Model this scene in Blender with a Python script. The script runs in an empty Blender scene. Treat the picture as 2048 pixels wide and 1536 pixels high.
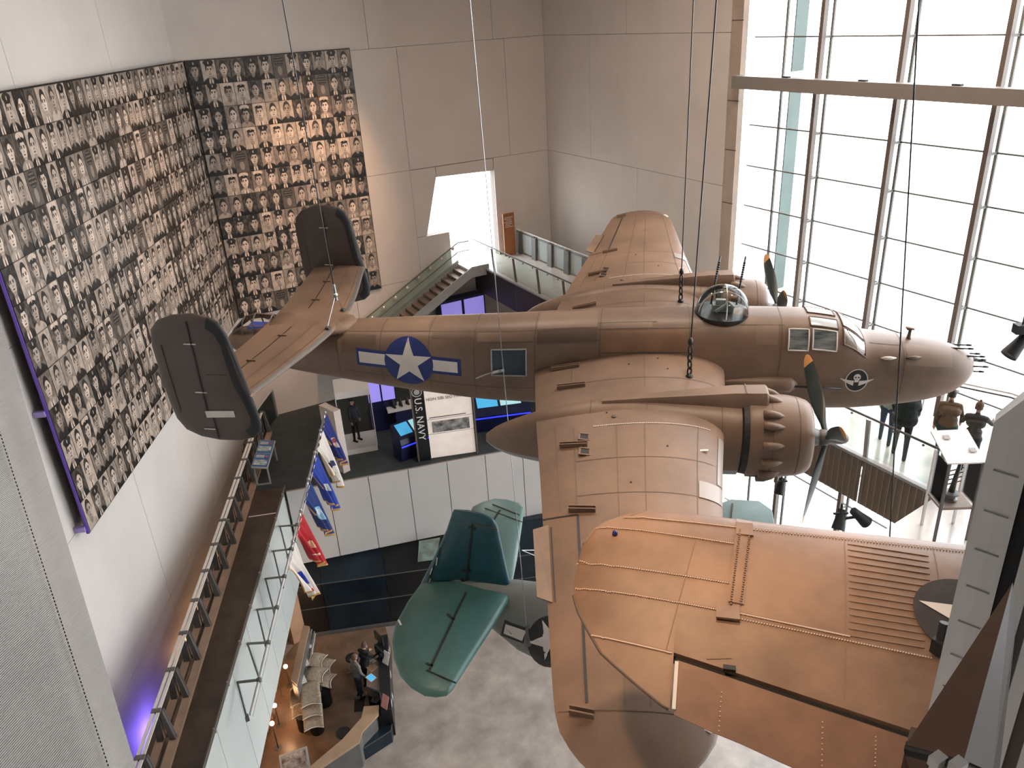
import bpy, math, random
from mathutils import Vector, Matrix
R = math.radians
sc = bpy.context.scene
col = sc.collection

# ---------------------------------------------------------------- camera, sky, lights
# axes: y runs along the window wall, x along the portrait wall, z up, ground floor at 0
EYE = Vector((0, 0, 21.0))
CR = Vector((0.87352673, -0.48333305, -0.05779456))     # camera right
CD = Vector((-0.25173553, -0.3469278, -0.9034768))      # camera down
CF = Vector((0.41662965, 0.80376008, -0.4247228))       # camera forward
FPX = 1580.0
cam = bpy.data.cameras.new('camera')
cam.sensor_width = 36.0
cam.lens = FPX * 36.0 / 2048.0
cam.clip_start = 0.05
cam.clip_end = 400
camo = bpy.data.objects.new('camera', cam)
col.objects.link(camo)
camo.matrix_world = Matrix(((CR.x, -CD.x, -CF.x, EYE.x), (CR.y, -CD.y, -CF.y, EYE.y),
                            (CR.z, -CD.z, -CF.z, EYE.z), (0, 0, 0, 1)))
sc.camera = camo

w = bpy.data.worlds.new('overcast')
sc.world = w
w.use_nodes = True
w.node_tree.nodes['Background'].inputs[0].default_value = (0.94, 0.97, 1.0, 1)
w.node_tree.nodes['Background'].inputs[1].default_value = 8.0
vs = sc.view_settings
vs.view_transform = 'Standard'
vs.look = 'None'
vs.gamma = 1.0
vs.use_curve_mapping = False
vs.exposure = 0.0


def lamp(kind, name, loc, target, energy, color, size=0.3, angle=60, blend=0.6):
    l = bpy.data.lights.new(name, kind)
    l.energy = energy
    l.color = color
    if kind == 'SPOT':
        l.spot_size = R(angle)
        l.spot_blend = blend
        l.shadow_soft_size = size
    elif kind == 'AREA':
        l.size = size
    else:
        l.shadow_soft_size = size
    o = bpy.data.objects.new(name, l)
    col.objects.link(o)
    o.location = loc
    if target is not None:
        o.rotation_euler = (Vector(target) - Vector(loc)).to_track_quat('-Z', 'Y').to_euler()
    return o

# unseen warm fill lights added to brighten the aircraft; wall washers for the portraits
for (x, y, e) in ((13.0, 14.5, 520), (16.0, 9.5, 420), (9.5, 19.5, 420)):
    lamp('AREA', 'aircraft_fill_area', (x, y, 24.6), (x, y, 0), e, (1.0, .80, .64), 1.2)
lamp('SPOT', 'aircraft_fill_spot', (.4, 4.4, 24.4), (3.2, 4.2, 14.0), 2200, (1.0, .70, .48), .3, 46, .8)
for (x, y, e, c) in ((5.2, 6.2, 2400, (1.0, .64, .38)), (8.6, 8.2, 2600, (1.0, .76, .56)), (3.0, 15.4, 1900, (1.0, .76, .56)), (14.6, 17.5, 1500, (1.0, .74, .52))):
    lamp('SPOT', 'aircraft_fill_spot', (x, y, 24.6), (x, y, 0), e, c, .3, 52, .8)  # added spots that brighten wings and tail, no fixtures behind them
lamp('SPOT', 'wall_washer', (9.0, 25.0, 24.4), (7.8, 31.0, 14.6), 6000, (1.0, .60, .34), .25, 40, .9)
lamp('SPOT', 'wall_washer', (5.5, 23.0, 24.4), (2.2, 27.0, 13.4), 1900, (1.0, .62, .38), .25, 46, .9)
lamp('POINT', 'violet_uplight', (-1.62, 17.9, 4.5), None, 70, (.20, .13, 1.0), .15)
for x, y in ((1.35, 25.2), (.35, 22.9), (-.45, 21.0)):
    lamp('POINT', 'warm_step_light', (x, y, 4.2), None, 40, (1.0, .50, .20), .15)


# ---------------------------------------------------------------- helpers
def ray(px, py):
    return CR * ((px - 1024) / FPX) + CD * ((py - 768) / FPX) + CF


def atz(px, py, z):
    r = ray(px, py)
    return EYE + r * ((z - EYE.z) / r.z)


def atp(px, py, p0, n):
    r = ray(px, py)
    return EYE + r * ((Vector(p0) - EYE).dot(n) / r.dot(n))


def atd(px, py, d):
    return EYE + ray(px, py) * d


def tag(o, label=None, cat=None, group=None, kind=None):
    if label: o['label'] = label
    if cat: o['category'] = cat
    if group: o['group'] = group
    if kind: o['kind'] = kind
    return o


def empty(name, loc=(0, 0, 0), rz=0, label=None, cat=None, group=None):
    o = bpy.data.objects.new(name, None)
    col.objects.link(o)
    o.location = loc
    o.rotation_euler = (0, 0, rz)
    o.empty_display_size = 0.2
    return tag(o, label, cat, group)


def put(name, me, parent=None):
    o = bpy.data.objects.new(name, me)
    col.objects.link(o)
    if parent is not None:
        o.parent = parent
    return o


def copy_tree(o, parent=None):
    c = o.copy()
    col.objects.link(c)
    if parent is not None:
        c.parent = parent
        c.matrix_parent_inverse = o.matrix_parent_inverse.copy()
    for ch in [x for x in col.objects if x.parent == o]:
        copy_tree(ch, c)
    return c


class MB:
    def __init__(s):
        s.v = []; s.f = []; s.m = []; s.cur = 0

    def add(s, vs, fs):
        b = len(s.v)
        s.v += [tuple(x) for x in vs]
        s.f += [tuple(i + b for i in f) for f in fs]
        s.m += [s.cur] * len(fs)
        return s

    def box(s, c, d, M=None):
        x, y, z = d[0] / 2, d[1] / 2, d[2] / 2
        vs = [Vector(q) for q in ((-x, -y, -z), (x, -y, -z), (x, y, -z), (-x, y, -z), (-x, -y, z), (x, -y, z), (x, y, z), (-x, y, z))]
        if M is not None:
            vs = [M @ q for q in vs]
        c = Vector(c)
        return s.add([q + c for q in vs], [(3, 2, 1, 0), (4, 5, 6, 7), (0, 1, 5, 4), (1, 2, 6, 5), (2, 3, 7, 6), (3, 0, 4, 7)])

    def bar(s, a, b, w, h=None, up=(0, 0, 1)):
        """box beam from a to b, w wide and h high"""
        a = Vector(a); b = Vector(b); h = w if h is None else h
        d = (b - a).normalized()
        sd = d.cross(Vector(up))
        if sd.length < 1e-4:
            sd = d.cross(Vector((1, 0, 0)))
        sd.normalize()
        u = sd.cross(d)
        vs = []
        for p in (a, b):
            for (i, j) in ((-1, -1), (1, -1), (1, 1), (-1, 1)):
                vs.append(p + sd * (i * w / 2) + u * (j * h / 2))
        return s.add(vs, [(0, 1, 2, 3), (7, 6, 5, 4), (4, 5, 1, 0), (5, 6, 2, 1), (6, 7, 3, 2), (7, 4, 0, 3)])

    def tube(s, pts, r, n=8, caps=True, closed=False):
        pts = [Vector(p) for p in pts]
        rs = r if isinstance(r, (list, tuple)) else [r] * len(pts)
        rings = []
        prev = None
        N = len(pts)
        for i, p in enumerate(pts):
            if closed:
                t = pts[(i + 1) % N] - pts[i - 1]
            else:
                t = pts[min(i + 1, N - 1)] - pts[max(i - 1, 0)]
            if t.length < 1e-9: t = Vector((0, 0, 1))
            t.normalize()
            if prev is None:
                ref = Vector((0, 0, 1)) if abs(t.z) < .9 else Vector((1, 0, 0))
                x = t.cross(ref).normalized()
            else:
                x = prev - t * prev.dot(t)
                x.normalize()
            prev = x
            y = t.cross(x)
            rings.append([p + (x * math.cos(2 * math.pi * k / n) + y * math.sin(2 * math.pi * k / n)) * rs[i] for k in range(n)])
        return s.loft(rings, caps and not closed, closed)

    def loft(s, rings, caps=True, closed=False):
        n = len(rings[0])
        vs = [p for r in rings for p in r]
        fs = []
        N = len(rings)
        for i in range(N if closed else N - 1):
            j = (i + 1) % N
            for k in range(n):
                l = (k + 1) % n
                fs.append((i * n + k, i * n + l, j * n + l, j * n + k))
        if caps:
            fs.append(tuple(reversed(range(n))))
            fs.append(tuple(range((N - 1) * n, N * n)))
        return s.add(vs, fs)

    def grid(s, rows):
        n = len(rows[0])
        vs = [p for r in rows for p in r]
        fs = [(i * n + k, i * n + k + 1, (i + 1) * n + k + 1, (i + 1) * n + k) for i in range(len(rows) - 1) for k in range(n - 1)]
        return s.add(vs, fs)

    def lathe(s, prof, M=None, n=24):
        """prof: (r, h) along local z, placed by matrix M"""
        M = M or Matrix()
        rings = [[M @ Vector((max(r, 1e-4) * math.cos(2 * math.pi * k / n), max(r, 1e-4) * math.sin(2 * math.pi * k / n), h)) for k in range(n)] for r, h in prof]
        return s.loft(rings)

    def prism(s, poly, off):
        """polygon (3-D points) extruded by vector off"""
        off = Vector(off)
        n = len(poly)
        vs = [Vector(p) for p in poly] + [Vector(p) + off for p in poly]
        fs = [tuple(range(n - 1, -1, -1)), tuple(range(n, 2 * n))] + [(i, (i + 1) % n, n + (i + 1) % n, n + i) for i in range(n)]
        return s.add(vs, fs)

    def sphere(s, c, r, n=12, m=8):
        r = (r, r, r) if not isinstance(r, (tuple, list)) else r
        c = Vector(c)
        rings = []
        for i in range(m + 1):
            t = math.pi * (i / m) * .998 + .001 * math.pi
            rings.append([c + Vector((r[0] * math.sin(t) * math.cos(2 * math.pi * k / n), r[1] * math.sin(t) * math.sin(2 * math.pi * k / n), -r[2] * math.cos(t))) for k in range(n)])
        return s.loft(rings)

    def mesh(s, name, mat, smooth=False, auto=None):
        me = bpy.data.meshes.new(name)
        me.from_pydata(s.v, [], s.f)
        mats = mat if isinstance(mat, (list, tuple)) else [mat]
        for m in mats:
            me.materials.append(m)
        if len(mats) > 1:
            me.polygons.foreach_set('material_index', s.m)
        if smooth:
            me.polygons.foreach_set('use_smooth', [True] * len(me.polygons))
            if auto:
                me.set_sharp_from_angle(angle=R(auto))
        me.update()
        return me

    def build(s, name, mat, parent=None, smooth=False, auto=None):
        return put(name, s.mesh(name, mat, smooth, auto), parent)


def axis_matrix(loc, z, x=None):
    z = Vector(z).normalized()
    x = Vector(x) if x is not None else (Vector((0, 0, 1)) if abs(z.z) < .9 else Vector((1, 0, 0)))
    x = (x - z * x.dot(z)).normalized()
    y = z.cross(x)
    return Matrix(((x.x, y.x, z.x, loc[0]), (x.y, y.y, z.y, loc[1]), (x.z, y.z, z.z, loc[2]), (0, 0, 0, 1)))


def interp(tab, x):
    """smooth (monotone-ish) interpolation through rows (x, v1, v2 ...)"""
    if x <= tab[0][0]: return list(tab[0][1:])
    if x >= tab[-1][0]: return list(tab[-1][1:])
    for i in range(len(tab) - 1):
        if tab[i][0] <= x <= tab[i + 1][0]:
            x0, x1 = tab[i][0], tab[i + 1][0]
            h = x1 - x0
            t = (x - x0) / h
            out = []
            for k in range(1, len(tab[0])):
                p0, p1 = tab[i][k], tab[i + 1][k]
                d = (p1 - p0) / h
                def sl(j):
                    if j == 0: return (tab[1][k] - tab[0][k]) / (tab[1][0] - tab[0][0])
                    if j == len(tab) - 1: return (tab[-1][k] - tab[-2][k]) / (tab[-1][0] - tab[-2][0])
                    a = (tab[j][k] - tab[j - 1][k]) / (tab[j][0] - tab[j - 1][0])
                    b = (tab[j + 1][k] - tab[j][k]) / (tab[j + 1][0] - tab[j][0])
                    return 0 if a * b <= 0 else 2 * a * b / (a + b)
                m0, m1 = sl(i) * h, sl(i + 1) * h
                out.append((2 * t**3 - 3 * t**2 + 1) * p0 + (t**3 - 2 * t**2 + t) * m0 + (-2 * t**3 + 3 * t**2) * p1 + (t**3 - t**2) * m1)
            return out


# ---------------------------------------------------------------- materials
def mat(name, c, rough=.5, metal=0., var=None, bump=None, c2=None, emit=None, spec=None, stretch=None, coat=0):
    m = bpy.data.materials.new(name)
    m.use_nodes = True
    nt = m.node_tree
    b = nt.nodes['Principled BSDF']
    b.inputs['Base Color'].default_value = (*c, 1)
    b.inputs['Roughness'].default_value = rough
    b.inputs['Metallic'].default_value = metal
    if spec is not None: b.inputs['Specular IOR Level'].default_value = spec
    if coat: b.inputs['Coat Weight'].default_value = coat
    co = None
    if var or bump:
        tc = nt.nodes.new('ShaderNodeTexCoord')
        mp = nt.nodes.new('ShaderNodeMapping')
        nt.links.new(tc.outputs['Object'], mp.inputs[0])
        if stretch: mp.inputs['Scale'].default_value = stretch
        co = mp.outputs[0]
    if var:
        n = nt.nodes.new('ShaderNodeTexNoise')
        n.inputs['Scale'].default_value = var[0]
        n.inputs['Detail'].default_value = 6
        n.inputs['Roughness'].default_value = .6
        nt.links.new(co, n.inputs['Vector'])
        rp = nt.nodes.new('ShaderNodeValToRGB')
        e = rp.color_ramp.elements
        e[0].position = .3; e[1].position = .72
        k = var[1]
        e[0].color = (*[x * (1 - k) for x in c], 1)
        e[1].color = (*(c2 if c2 else [min(1, x * (1 + k)) for x in c]), 1)
        nt.links.new(n.outputs['Fac'], rp.inputs[0])
        nt.links.new(rp.outputs[0], b.inputs['Base Color'])
    if bump:
        n2 = nt.nodes.new('ShaderNodeTexNoise')
        n2.inputs['Scale'].default_value = bump[0]
        n2.inputs['Detail'].default_value = 3
        nt.links.new(co, n2.inputs['Vector'])
        bp = nt.nodes.new('ShaderNodeBump')
        bp.inputs['Strength'].default_value = bump[1]
        bp.inputs['Distance'].default_value = .02
        nt.links.new(n2.outputs['Fac'], bp.inputs['Height'])
        nt.links.new(bp.outputs[0], b.inputs['Normal'])
    if emit:
        b.inputs['Emission Color'].default_value = (*emit[0], 1)
        b.inputs['Emission Strength'].default_value = emit[1]
    return m


def glass(name, tint=(1, 1, 1), refl=.12, rough=.02, body=None):
    """thin clear pane: see-through with a fresnel gloss; body mixes in a little milky tint"""
    m = bpy.data.materials.new(name)
    m.use_nodes = True
    nt = m.node_tree
    nt.nodes.remove(nt.nodes['Principled BSDF'])
    out = nt.nodes['Material Output']
    tr = nt.nodes.new('ShaderNodeBsdfTransparent'); tr.inputs[0].default_value = (*tint, 1)
    gl = nt.nodes.new('ShaderNodeBsdfGlossy'); gl.inputs['Roughness'].default_value = rough
    lw = nt.nodes.new('ShaderNodeLayerWeight'); lw.inputs[0].default_value = refl
    mx = nt.nodes.new('ShaderNodeMixShader')
    nt.links.new(lw.outputs['Fresnel'], mx.inputs[0])
    src = tr
    if body:
        df = nt.nodes.new('ShaderNodeBsdfDiffuse'); df.inputs[0].default_value = (*body[0], 1)
        m2 = nt.nodes.new('ShaderNodeMixShader'); m2.inputs[0].default_value = body[1]
        nt.links.new(tr.outputs[0], m2.inputs[1]); nt.links.new(df.outputs[0], m2.inputs[2])
        src = m2
    nt.links.new(src.outputs[0], mx.inputs[1]); nt.links.new(gl.outputs[0], mx.inputs[2])
    nt.links.new(mx.outputs[0], out.inputs[0])
    return m


def text_mesh(body, size, depth=.004, spacing=1.0):
    cu = bpy.data.curves.new('lettering', 'FONT')
    cu.body = body; cu.size = size; cu.extrude = depth; cu.space_character = spacing
    cu.align_x = 'CENTER'; cu.align_y = 'CENTER'; cu.resolution_u = 3
    o = bpy.data.objects.new('lettering', cu)
    col.objects.link(o)
    me = bpy.data.meshes.new_from_object(o.evaluated_get(bpy.context.evaluated_depsgraph_get()))
    bpy.data.objects.remove(o)
    bpy.data.curves.remove(cu)
    return me


M = {}
M['wall'] = mat('painted_wall', (.62, .555, .505), .7, var=(.6, .05), bump=(60, .05))
M['wallw'] = mat('painted_wall_white', (.64, .60, .565), .7, var=(.6, .05), bump=(60, .05))
M['pilaster'] = mat('brown_pilaster', (.40, .31, .25), .6, var=(1.2, .15))
M['floor'] = mat('concrete_floor', (.33, .285, .252), .34, var=(1.1, .32), bump=(14, .04))
M['darkfloor'] = mat('dark_carpet', (.030, .040, .040), .7, var=(2, .3))
M['ramp'] = mat('ramp_floor', (.060, .040, .028), .45, var=(1.4, .4))
M['bridgefloor'] = mat('polished_bridge_floor', (.60, .56, .53), .16, var=(1.5, .1))
M['fascia'] = mat('fascia_panel', (.50, .48, .46), .5, var=(.8, .04))
M['skin'] = mat('bomber_paint', (.175, .112, .076), .46, var=(.8, .26), bump=(3.5, .10))
M['belly'] = mat('bomber_belly_grey', (.30, .31, .33), .5, var=(1.4, .1))
M['seam'] = mat('panel_seam', (.10, .066, .046), .6)
M['dark'] = mat('dark_metal', (.02, .02, .02), .4, metal=.3)
M['black'] = mat('black_rubber', (.012, .014, .016), .6)
M['gun'] = mat('gun_metal', (.05, .05, .052), .35, metal=.8)
M['steel'] = mat('brushed_steel', (.45, .45, .46), .3, metal=.9)
M['grey'] = mat('grey_paint', (.38, .37, .36), .5, var=(2, .08))
M['dgrey'] = mat('dark_grey_paint', (.10, .095, .09), .45, var=(3, .2))
M['white'] = mat('white_paint', (.80, .79, .78), .5)
M['insblue'] = mat('insignia_blue', (.006, .022, .16), .5)
M['inswhite'] = mat('insignia_white', (.66, .62, .58), .55, var=(4, .06))
M['yellow'] = mat('propeller_tip_yellow', (.62, .30, .10), .5)
M['propgreen'] = mat('propeller_blade', (.022, .035, .034), .4, var=(3, .2))
M['glass'] = glass('clear_pane')
M['canopy'] = glass('canopy_glass', (.94, .97, .96), .22)
M['darkglass'] = mat('dark_window_glass', (.012, .030, .05), .08)
M['guard'] = glass('guard_glass', (.92, .97, .95), .08, body=((.55, .66, .63), .06))

# ---------------------------------------------------------------- the hall
MID, BR, TOP = 6.3, 11.15, 25.0
YB, XC = 31.0, 18.6
LD = Vector((.418, .9085, 0)).normalized()        # along the left wall, away from the camera
LN = Vector((LD.y, -LD.x, 0))                      # into the hall
LC = Vector((4.2, YB, 0))                          # corner of left and portrait walls


def struct(o, label=None):
    o['kind'] = 'structure'
    if label: o['label'] = label
    return o

def poly_slab(name, pts, z0, z1, m, parent=None):
    b = MB(); b.prism([(p[0], p[1], z0) for p in pts], (0, 0, z1 - z0))
    return b.build(name, m, parent)

struct(poly_slab('floor', [(-14, -8), (XC + .8, -8), (XC + .8, YB + .4), (-14, YB + .4)], -.3, 0, M['floor']), 'stained grey brown concrete ground floor of the hall')
M['outside'] = mat('pale_paving', (.55, .55, .54), .8, var=(.3, .08))
struct(poly_slab('ground_outside', [(XC + .8, -60), (140, -60), (140, 120), (XC + .8, 120)], -.35, -.05, M['outside']), 'pale paved ground outside the glass wall')
struct(poly_slab('ground_outside', [(-40, YB + .4), (XC + .8, YB + .4), (XC + .8, 120), (-40, 120)], -.35, -.05, M['outside']), 'pale paved ground beyond the portrait wall')

b = MB(); b.prism([atz(x, y, .004) for x, y in ((600, 1275), (770, 1250), (784, 1300), (786, 1430), (700, 1500), (600, 1580), (500, 1700), (420, 1500))], (0, 0, .006))
struct(b.build('floor_inlay', mat('brown_stained_floor', (.20, .125, .08), .3, var=(1.3, .35))), 'brown stained floor around the desk')
# portrait wall: large smooth panels on a backing, with the slanted bright opening above the bridge
M['backing'] = mat('panel_joint_backing', (.24, .21, .19), .9)  # grey backing that shows in the joints between panels
def wall_panels(root, to3d, rects, m, t=.05):
    for (x0, x1, z0, z1) in rects:
        g = .007
        b = MB()
        q = [to3d(x0 + g, z0 + g), to3d(x1 - g, z0 + g), to3d(x1 - g, z1 - g), to3d(x0 + g, z1 - g)]
        n = (q[1] - q[0]).cross(q[3] - q[0]).normalized()
        b.prism(q, n * t); b.build('wall_panel', m, root)

b = MB()
back = [[(3.2, 0), (12.0, 0), (12.0, TOP), (3.2, TOP)], [(12.0, 0), (13.5, 0), (13.5, 12.60), (12.46, 12.60), (12.0, 12.6)], [(13.5, 0), (XC + .3, 0), (XC + .3, 11.1), (13.5, 11.1)],
        [(12.0, 12.6), (12.46, 12.60), (13.15, 14.98), (13.15, TOP), (12.0, TOP)], [(13.15, 14.98), (15.85, 14.88), (15.85, TOP), (13.15, TOP)], [(15.85, 11.1), (XC + .3, 11.1), (XC + .3, TOP), (15.85, TOP)]]
for p in back:
    b.prism([(x, YB + .4, z) for x, z in p], (0, -.35, 0))
wb = struct(b.build('wall_back', M['backing']), 'tall grey panelled wall behind the portraits with a bright slanted opening')
f3 = lambda x, z: Vector((x, YB + .05, z))
Z = [0, 2.0, 6.25, 10.85, 15.42, 20.07, TOP]
rects = []
for i, xs in enumerate(([3.6, 9, 14, XC], [3.6, 9, 14, XC], [3.6, 9, 13.5, XC], None, [3.6, 7.5, 12.0, 16.7, XC], [3.6, 10.9, 16.2, XC])):
    if xs:
        rects += [(xs[k], xs[k + 1], Z[i], Z[i + 1]) for k in range(len(xs) - 1)]
rects += [(3.6, 10.0, 10.85, 15.42), (10.0, 12.0, 10.85, 15.42), (15.85, XC, 11.15, 15.42)]
wall_panels(wb, f3, rects, M['wall'])
for p in ([(12.0, 10.85), (13.5, 10.85), (13.5, 12.60), (12.0, 12.60)], [(12.0, 12.62), (12.46, 12.62), (13.13, 14.98), (13.13, 15.40), (12.0, 15.40)], [(13.15, 14.98), (15.83, 14.90), (15.83, 15.40), (13.15, 15.40)]):
    b = MB(); b.prism([f3(x, z) for x, z in p], (0, -.05, 0)); b.build('wall_panel', M['wall'], wb)

# wall towards the window side
b = MB(); b.prism([(XC + .05, YB, 0), (XC + .05, 19.9, 0), (XC + .05, 19.9, TOP), (XC + .05, YB, TOP)], (.35, 0, 0))
wr = struct(b.build('wall_right', M['backing']), 'grey panelled wall between the portrait wall corner and the glass')
f3r = lambda y, z: Vector((XC + .05, y, z))
rects = []
for i, ys in enumerate(([31, 25.5, 19.9],) * 3 + ([31, 24.5, 20.9, 19.9], [31, 27.6, 19.9], [31, 25.2, 19.9])):
    rects += [(ys[k], ys[k + 1], Z[i], Z[i + 1]) for k in range(len(ys) - 1)]
for (y0, y1, z0, z1) in rects:
    g = .007; b = MB(); b.prism([(XC + .05, y0 - g, z0 + g), (XC + .05, y1 + g, z0 + g), (XC + .05, y1 + g, z1 - g), (XC + .05, y0 - g, z1 - g)], (-.05, 0, 0)); b.build('wall_panel', M['wall'], wr)
b = MB(); b.box((XC + .14, 19.66, TOP / 2), (.22, .46, TOP))
pl = struct(b.build('trim_1', M['pilaster']), 'brown panelled pilaster at the end of the grey wall beside the glass')
for z in (4, 8.2, 12.2, 14.9, 16.6, 18.1, 20.4, 22.5):
    b = MB(); b.box((XC + .04, 19.66, z), (.03, .47, .03)); b.build('panel_joint', M['seam'], pl)

# left wall behind the portraits
LW = LC - LN * .32
b = MB(); p0 = LW + LD * .9; p1 = LW - LD * 44
b.prism([p0, p1, p1 + Vector((0, 0, TOP)), p0 + Vector((0, 0, TOP))], LN * -.3)
wl = struct(b.build('wall_left', M['backing']), 'pale wall behind the long bank of portraits')
for i in range(6):
    for k in range(8):
        d0, d1 = (k * 5.5 if k else -.8), (k + 1) * 5.5; g = .007
        q = [LW - LD * (d0 + g) + Vector((0, 0, Z[i] + g)), LW - LD * (d1 - g) + Vector((0, 0, Z[i] + g)), LW - LD * (d1 - g) + Vector((0, 0, Z[i + 1] - g)), LW - LD * (d0 + g) + Vector((0, 0, Z[i + 1] - g))]
        b = MB(); b.prism(q, LN * .04); b.build('wall_panel', M['wallw'], wl)
# wall behind the viewer closes the hall
b = MB(); b.box((3, -8.2, TOP / 2), (36, .4, TOP)); struct(b.build('wall_front', mat('dark_rear_wall', (.12, .105, .095), .8)), 'plain wall behind the viewing walkway')

b = MB(); b.box((3, 11.6, TOP + .2), (36, 40.4, .4)); struct(b.build('ceiling', mat('grey_ceiling', (.20, .185, .175), .8)), 'plain grey ceiling high over the hall')
# glass wall -----------------------------------------------------------------
win = struct(empty('window_1', (XC + .3, 8, 0)), 'tall white-lit glass curtain wall with brown steel columns')
M['column'] = mat('brown_steel_column', (.13, .098, .078), .45, var=(1.5, .12))
M['mull'] = mat('grey_mullion', (.16, .16, .15), .5)
WY = [18.25] + [16.6 - 2.6 * k for k in range(9)]
ZT = [3.2, 5.9, 7.2, 8.5, 9.8, 11.1, 12.2, 13.46, 14.77, 16.06, 17.33, 19.9, 22.4]
def inw(o):
    o.matrix_parent_inverse = Matrix.Translation(-win.location); return o
for k, y in enumerate(WY):
    if k:
        b = MB(); b.box((XC + .25, y, TOP / 2), (.16, .12, TOP)); inw(b.build('column', M['column'], win))
    b = MB(); b.box((XC + .62, y, TOP / 2), (.06, .07, TOP)); inw(b.build('mullion', M['mull'], win))
    y1 = 19.5 if k == 0 else WY[k - 1]
    for i, z in enumerate(ZT):
        b = MB(); b.box((XC + .62, (y + y1) / 2, z), (.06, abs(y1 - y) - .05, .040)); inw(b.build('transom', M['mull'], win))
        z1 = ZT[i + 1] if i + 1 < len(ZT) else TOP
        b = MB(); b.box((XC + .66, (y + y1) / 2, (z + z1) / 2), (.012, abs(y1 - y) - .03, z1 - z - .03)); inw(b.build('pane', M['glass'], win))
    if k:
        for z in ZT:
            b = MB(); b.box((XC + .47, y, z), (.34, .05, .07)); inw(b.build('glazing_clamp', M['mull'], win))
# green glass fin standing outside the first bay
M['greenglass'] = mat('green_glass_fin', (.050, .080, .073), .5, var=(.8, .25))
for k, (z0, z1) in enumerate(((12.0, 18.6), (18.9, 25))):
    b = MB(); b.box((XC + 1.3, 18.35, (z0 + z1) / 2), (.5, .04, z1 - z0)); inw(b.build('glass_fin', M['greenglass'], win))
b = MB(); b.bar((XC - .25, 19.3, 18.70), (XC - .25, -4, 18.70), .34, .36)
bm = struct(b.build('beam', mat('grey_beam', (.20, .175, .155), .5, var=(1, .05))), 'long grey box beam running across the glass wall')
for y in (17.3, 14.7, 12.1): 
    b = MB(); b.box((XC - .25, y, 18.90), (.12, .22, .04)); b.build('beam_fixture', M['dark'], bm)

# balcony ----------------------------------------------------------------------
B1, B2 = atz(572, 985, MID), atz(985, 908, MID)
BD = (B2 - B1).normalized(); BN = Vector((BD.y, -BD.x, 0))      # BN points to the hall
B3 = B1 + BD * 14.6
lw = lambda y: LC - LD * ((YB - y) / LD.y) + LN * .05
poly = [B1, B3, Vector((XC, YB, 0)), Vector((4.2, YB, 0)), lw(27.2), atz(505, 985, MID)]
struct(poly_slab('balcony_floor', poly, MID - .35, MID, M['darkfloor']), 'dark carpeted balcony floor in front of the portrait wall')
fas = struct(empty('balcony_fascia', B1), 'pale panelled front of the dark balcony')
FB = 3.25
for k in range(10):
    a, c = B1 + BD * (1.43 * k + .012), B1 + BD * (1.43 * (k + 1) - .012)
    b = MB(); b.prism([Vector((a.x, a.y, FB)), Vector((c.x, c.y, FB)), Vector((c.x, c.y, MID + .03)), Vector((a.x, a.y, MID + .03))], BN * .06)
    o = b.build('fascia_panel', M['fascia'], fas); o.matrix_parent_inverse = Matrix.Translation(-B1)
b = MB(); b.prism([Vector((p.x, p.y, FB)) for p in (B1, B3)] + [Vector((p.x, p.y, MID)) for p in (B3, B1)], BN * -.12); o = b.build('fascia_backing', M['backing'], fas); o.matrix_parent_inverse = Matrix.Translation(-B1)
# dark shop front underneath the balcony
G1, G2 = atz(600, 1275, 0), atz(790, 1247, 0)
SD = (G2 - G1).normalized(); SN = Vector((SD.y, -SD.x, 0))
shop = struct(empty('shop_front', G1), 'near-black shop front under the pale balcony fascia')
M['shop'] = mat('black_lacquer', (.006, .008, .010), .35, var=(1.2, .5))
M['shop2'] = mat('blue_black_lacquer', (.006, .016, .026), .3, var=(1.2, .5))
def ins(o, loc): o.matrix_parent_inverse = Matrix.Translation(-Vector(loc)); return o
dep = 1.5
for k in range(6):
    a, c = G1 - SD * 1.2 + SD * (2.35 * k + .01), G1 - SD * 1.2 + SD * (2.35 * (k + 1) - .01)
    for (z0, z1, o0, o1) in ((.12, 1.25, 0, 0), (1.27, 2.3, -.03, -.03), (2.32, 3.3, -.06, -.9)):
        b = MB(); b.prism([Vector((a.x, a.y, z0)) + SN * o0, Vector((c.x, c.y, z0)) + SN * o0, Vector((c.x, c.y, z1)) + SN * o1, Vector((a.x, a.y, z1)) + SN * o1], SN * -.3)
        ins(b.build('shop_panel', M['shop2'] if k in (1, 4) else M['shop'], shop), G1)
for z, o_ in ((1.26, -.02), (2.31, -.05)):
    b = MB(); b.bar(G1 - SD * 1.2 + SN * o_ + Vector((0, 0, z)), G1 + SD * 12.8 + SN * o_ + Vector((0, 0, z)), .06, .02); ins(b.build('shelf_edge', M['dgrey'], shop), G1)
b = MB(); b.bar(G1 - SD * 1.2 + SN * .05 + Vector((0, 0, .06)), G1 + SD * 12.8 + SN * .05 + Vector((0, 0, .06)), .1, .12); ins(b.build('plinth', M['dgrey'], shop), G1)
# lit photo panel and lettering in the shop front
def on_shop(px, py, o_=.02): return atp(px, py, G1 + SN * (o_ - .3), SN)
q = [on_shop(832, 1170), on_shop(862, 1165), on_shop(880, 1075), on_shop(838, 1082)]
b = MB(); b.prism(q, SN * .03); ins(b.build('photo_panel', mat('faded_photo_panel', (.42, .33, .28), .5, var=(2.5, .6), c2=(.30, .48, .42)), shop), G1)
for body, px, py, sz in (('F', 1089, 1130, .42), ('UBB', 1090, 1149, .20)):
    me = text_mesh(body, sz, .006, 1.2); me.materials.append(M['inswhite'])
    o = put('lettering', me, shop); c = on_shop(px, py, .06) 
    o.matrix_parent_inverse = Matrix.Translation(-G1)
    o.matrix_basis = Matrix(((SD.x, 0, SN.x, c.x), (SD.y, 0, SN.y, c.y), (0, 1, 0, c.z), (0, 0, 0, 1)))

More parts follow.
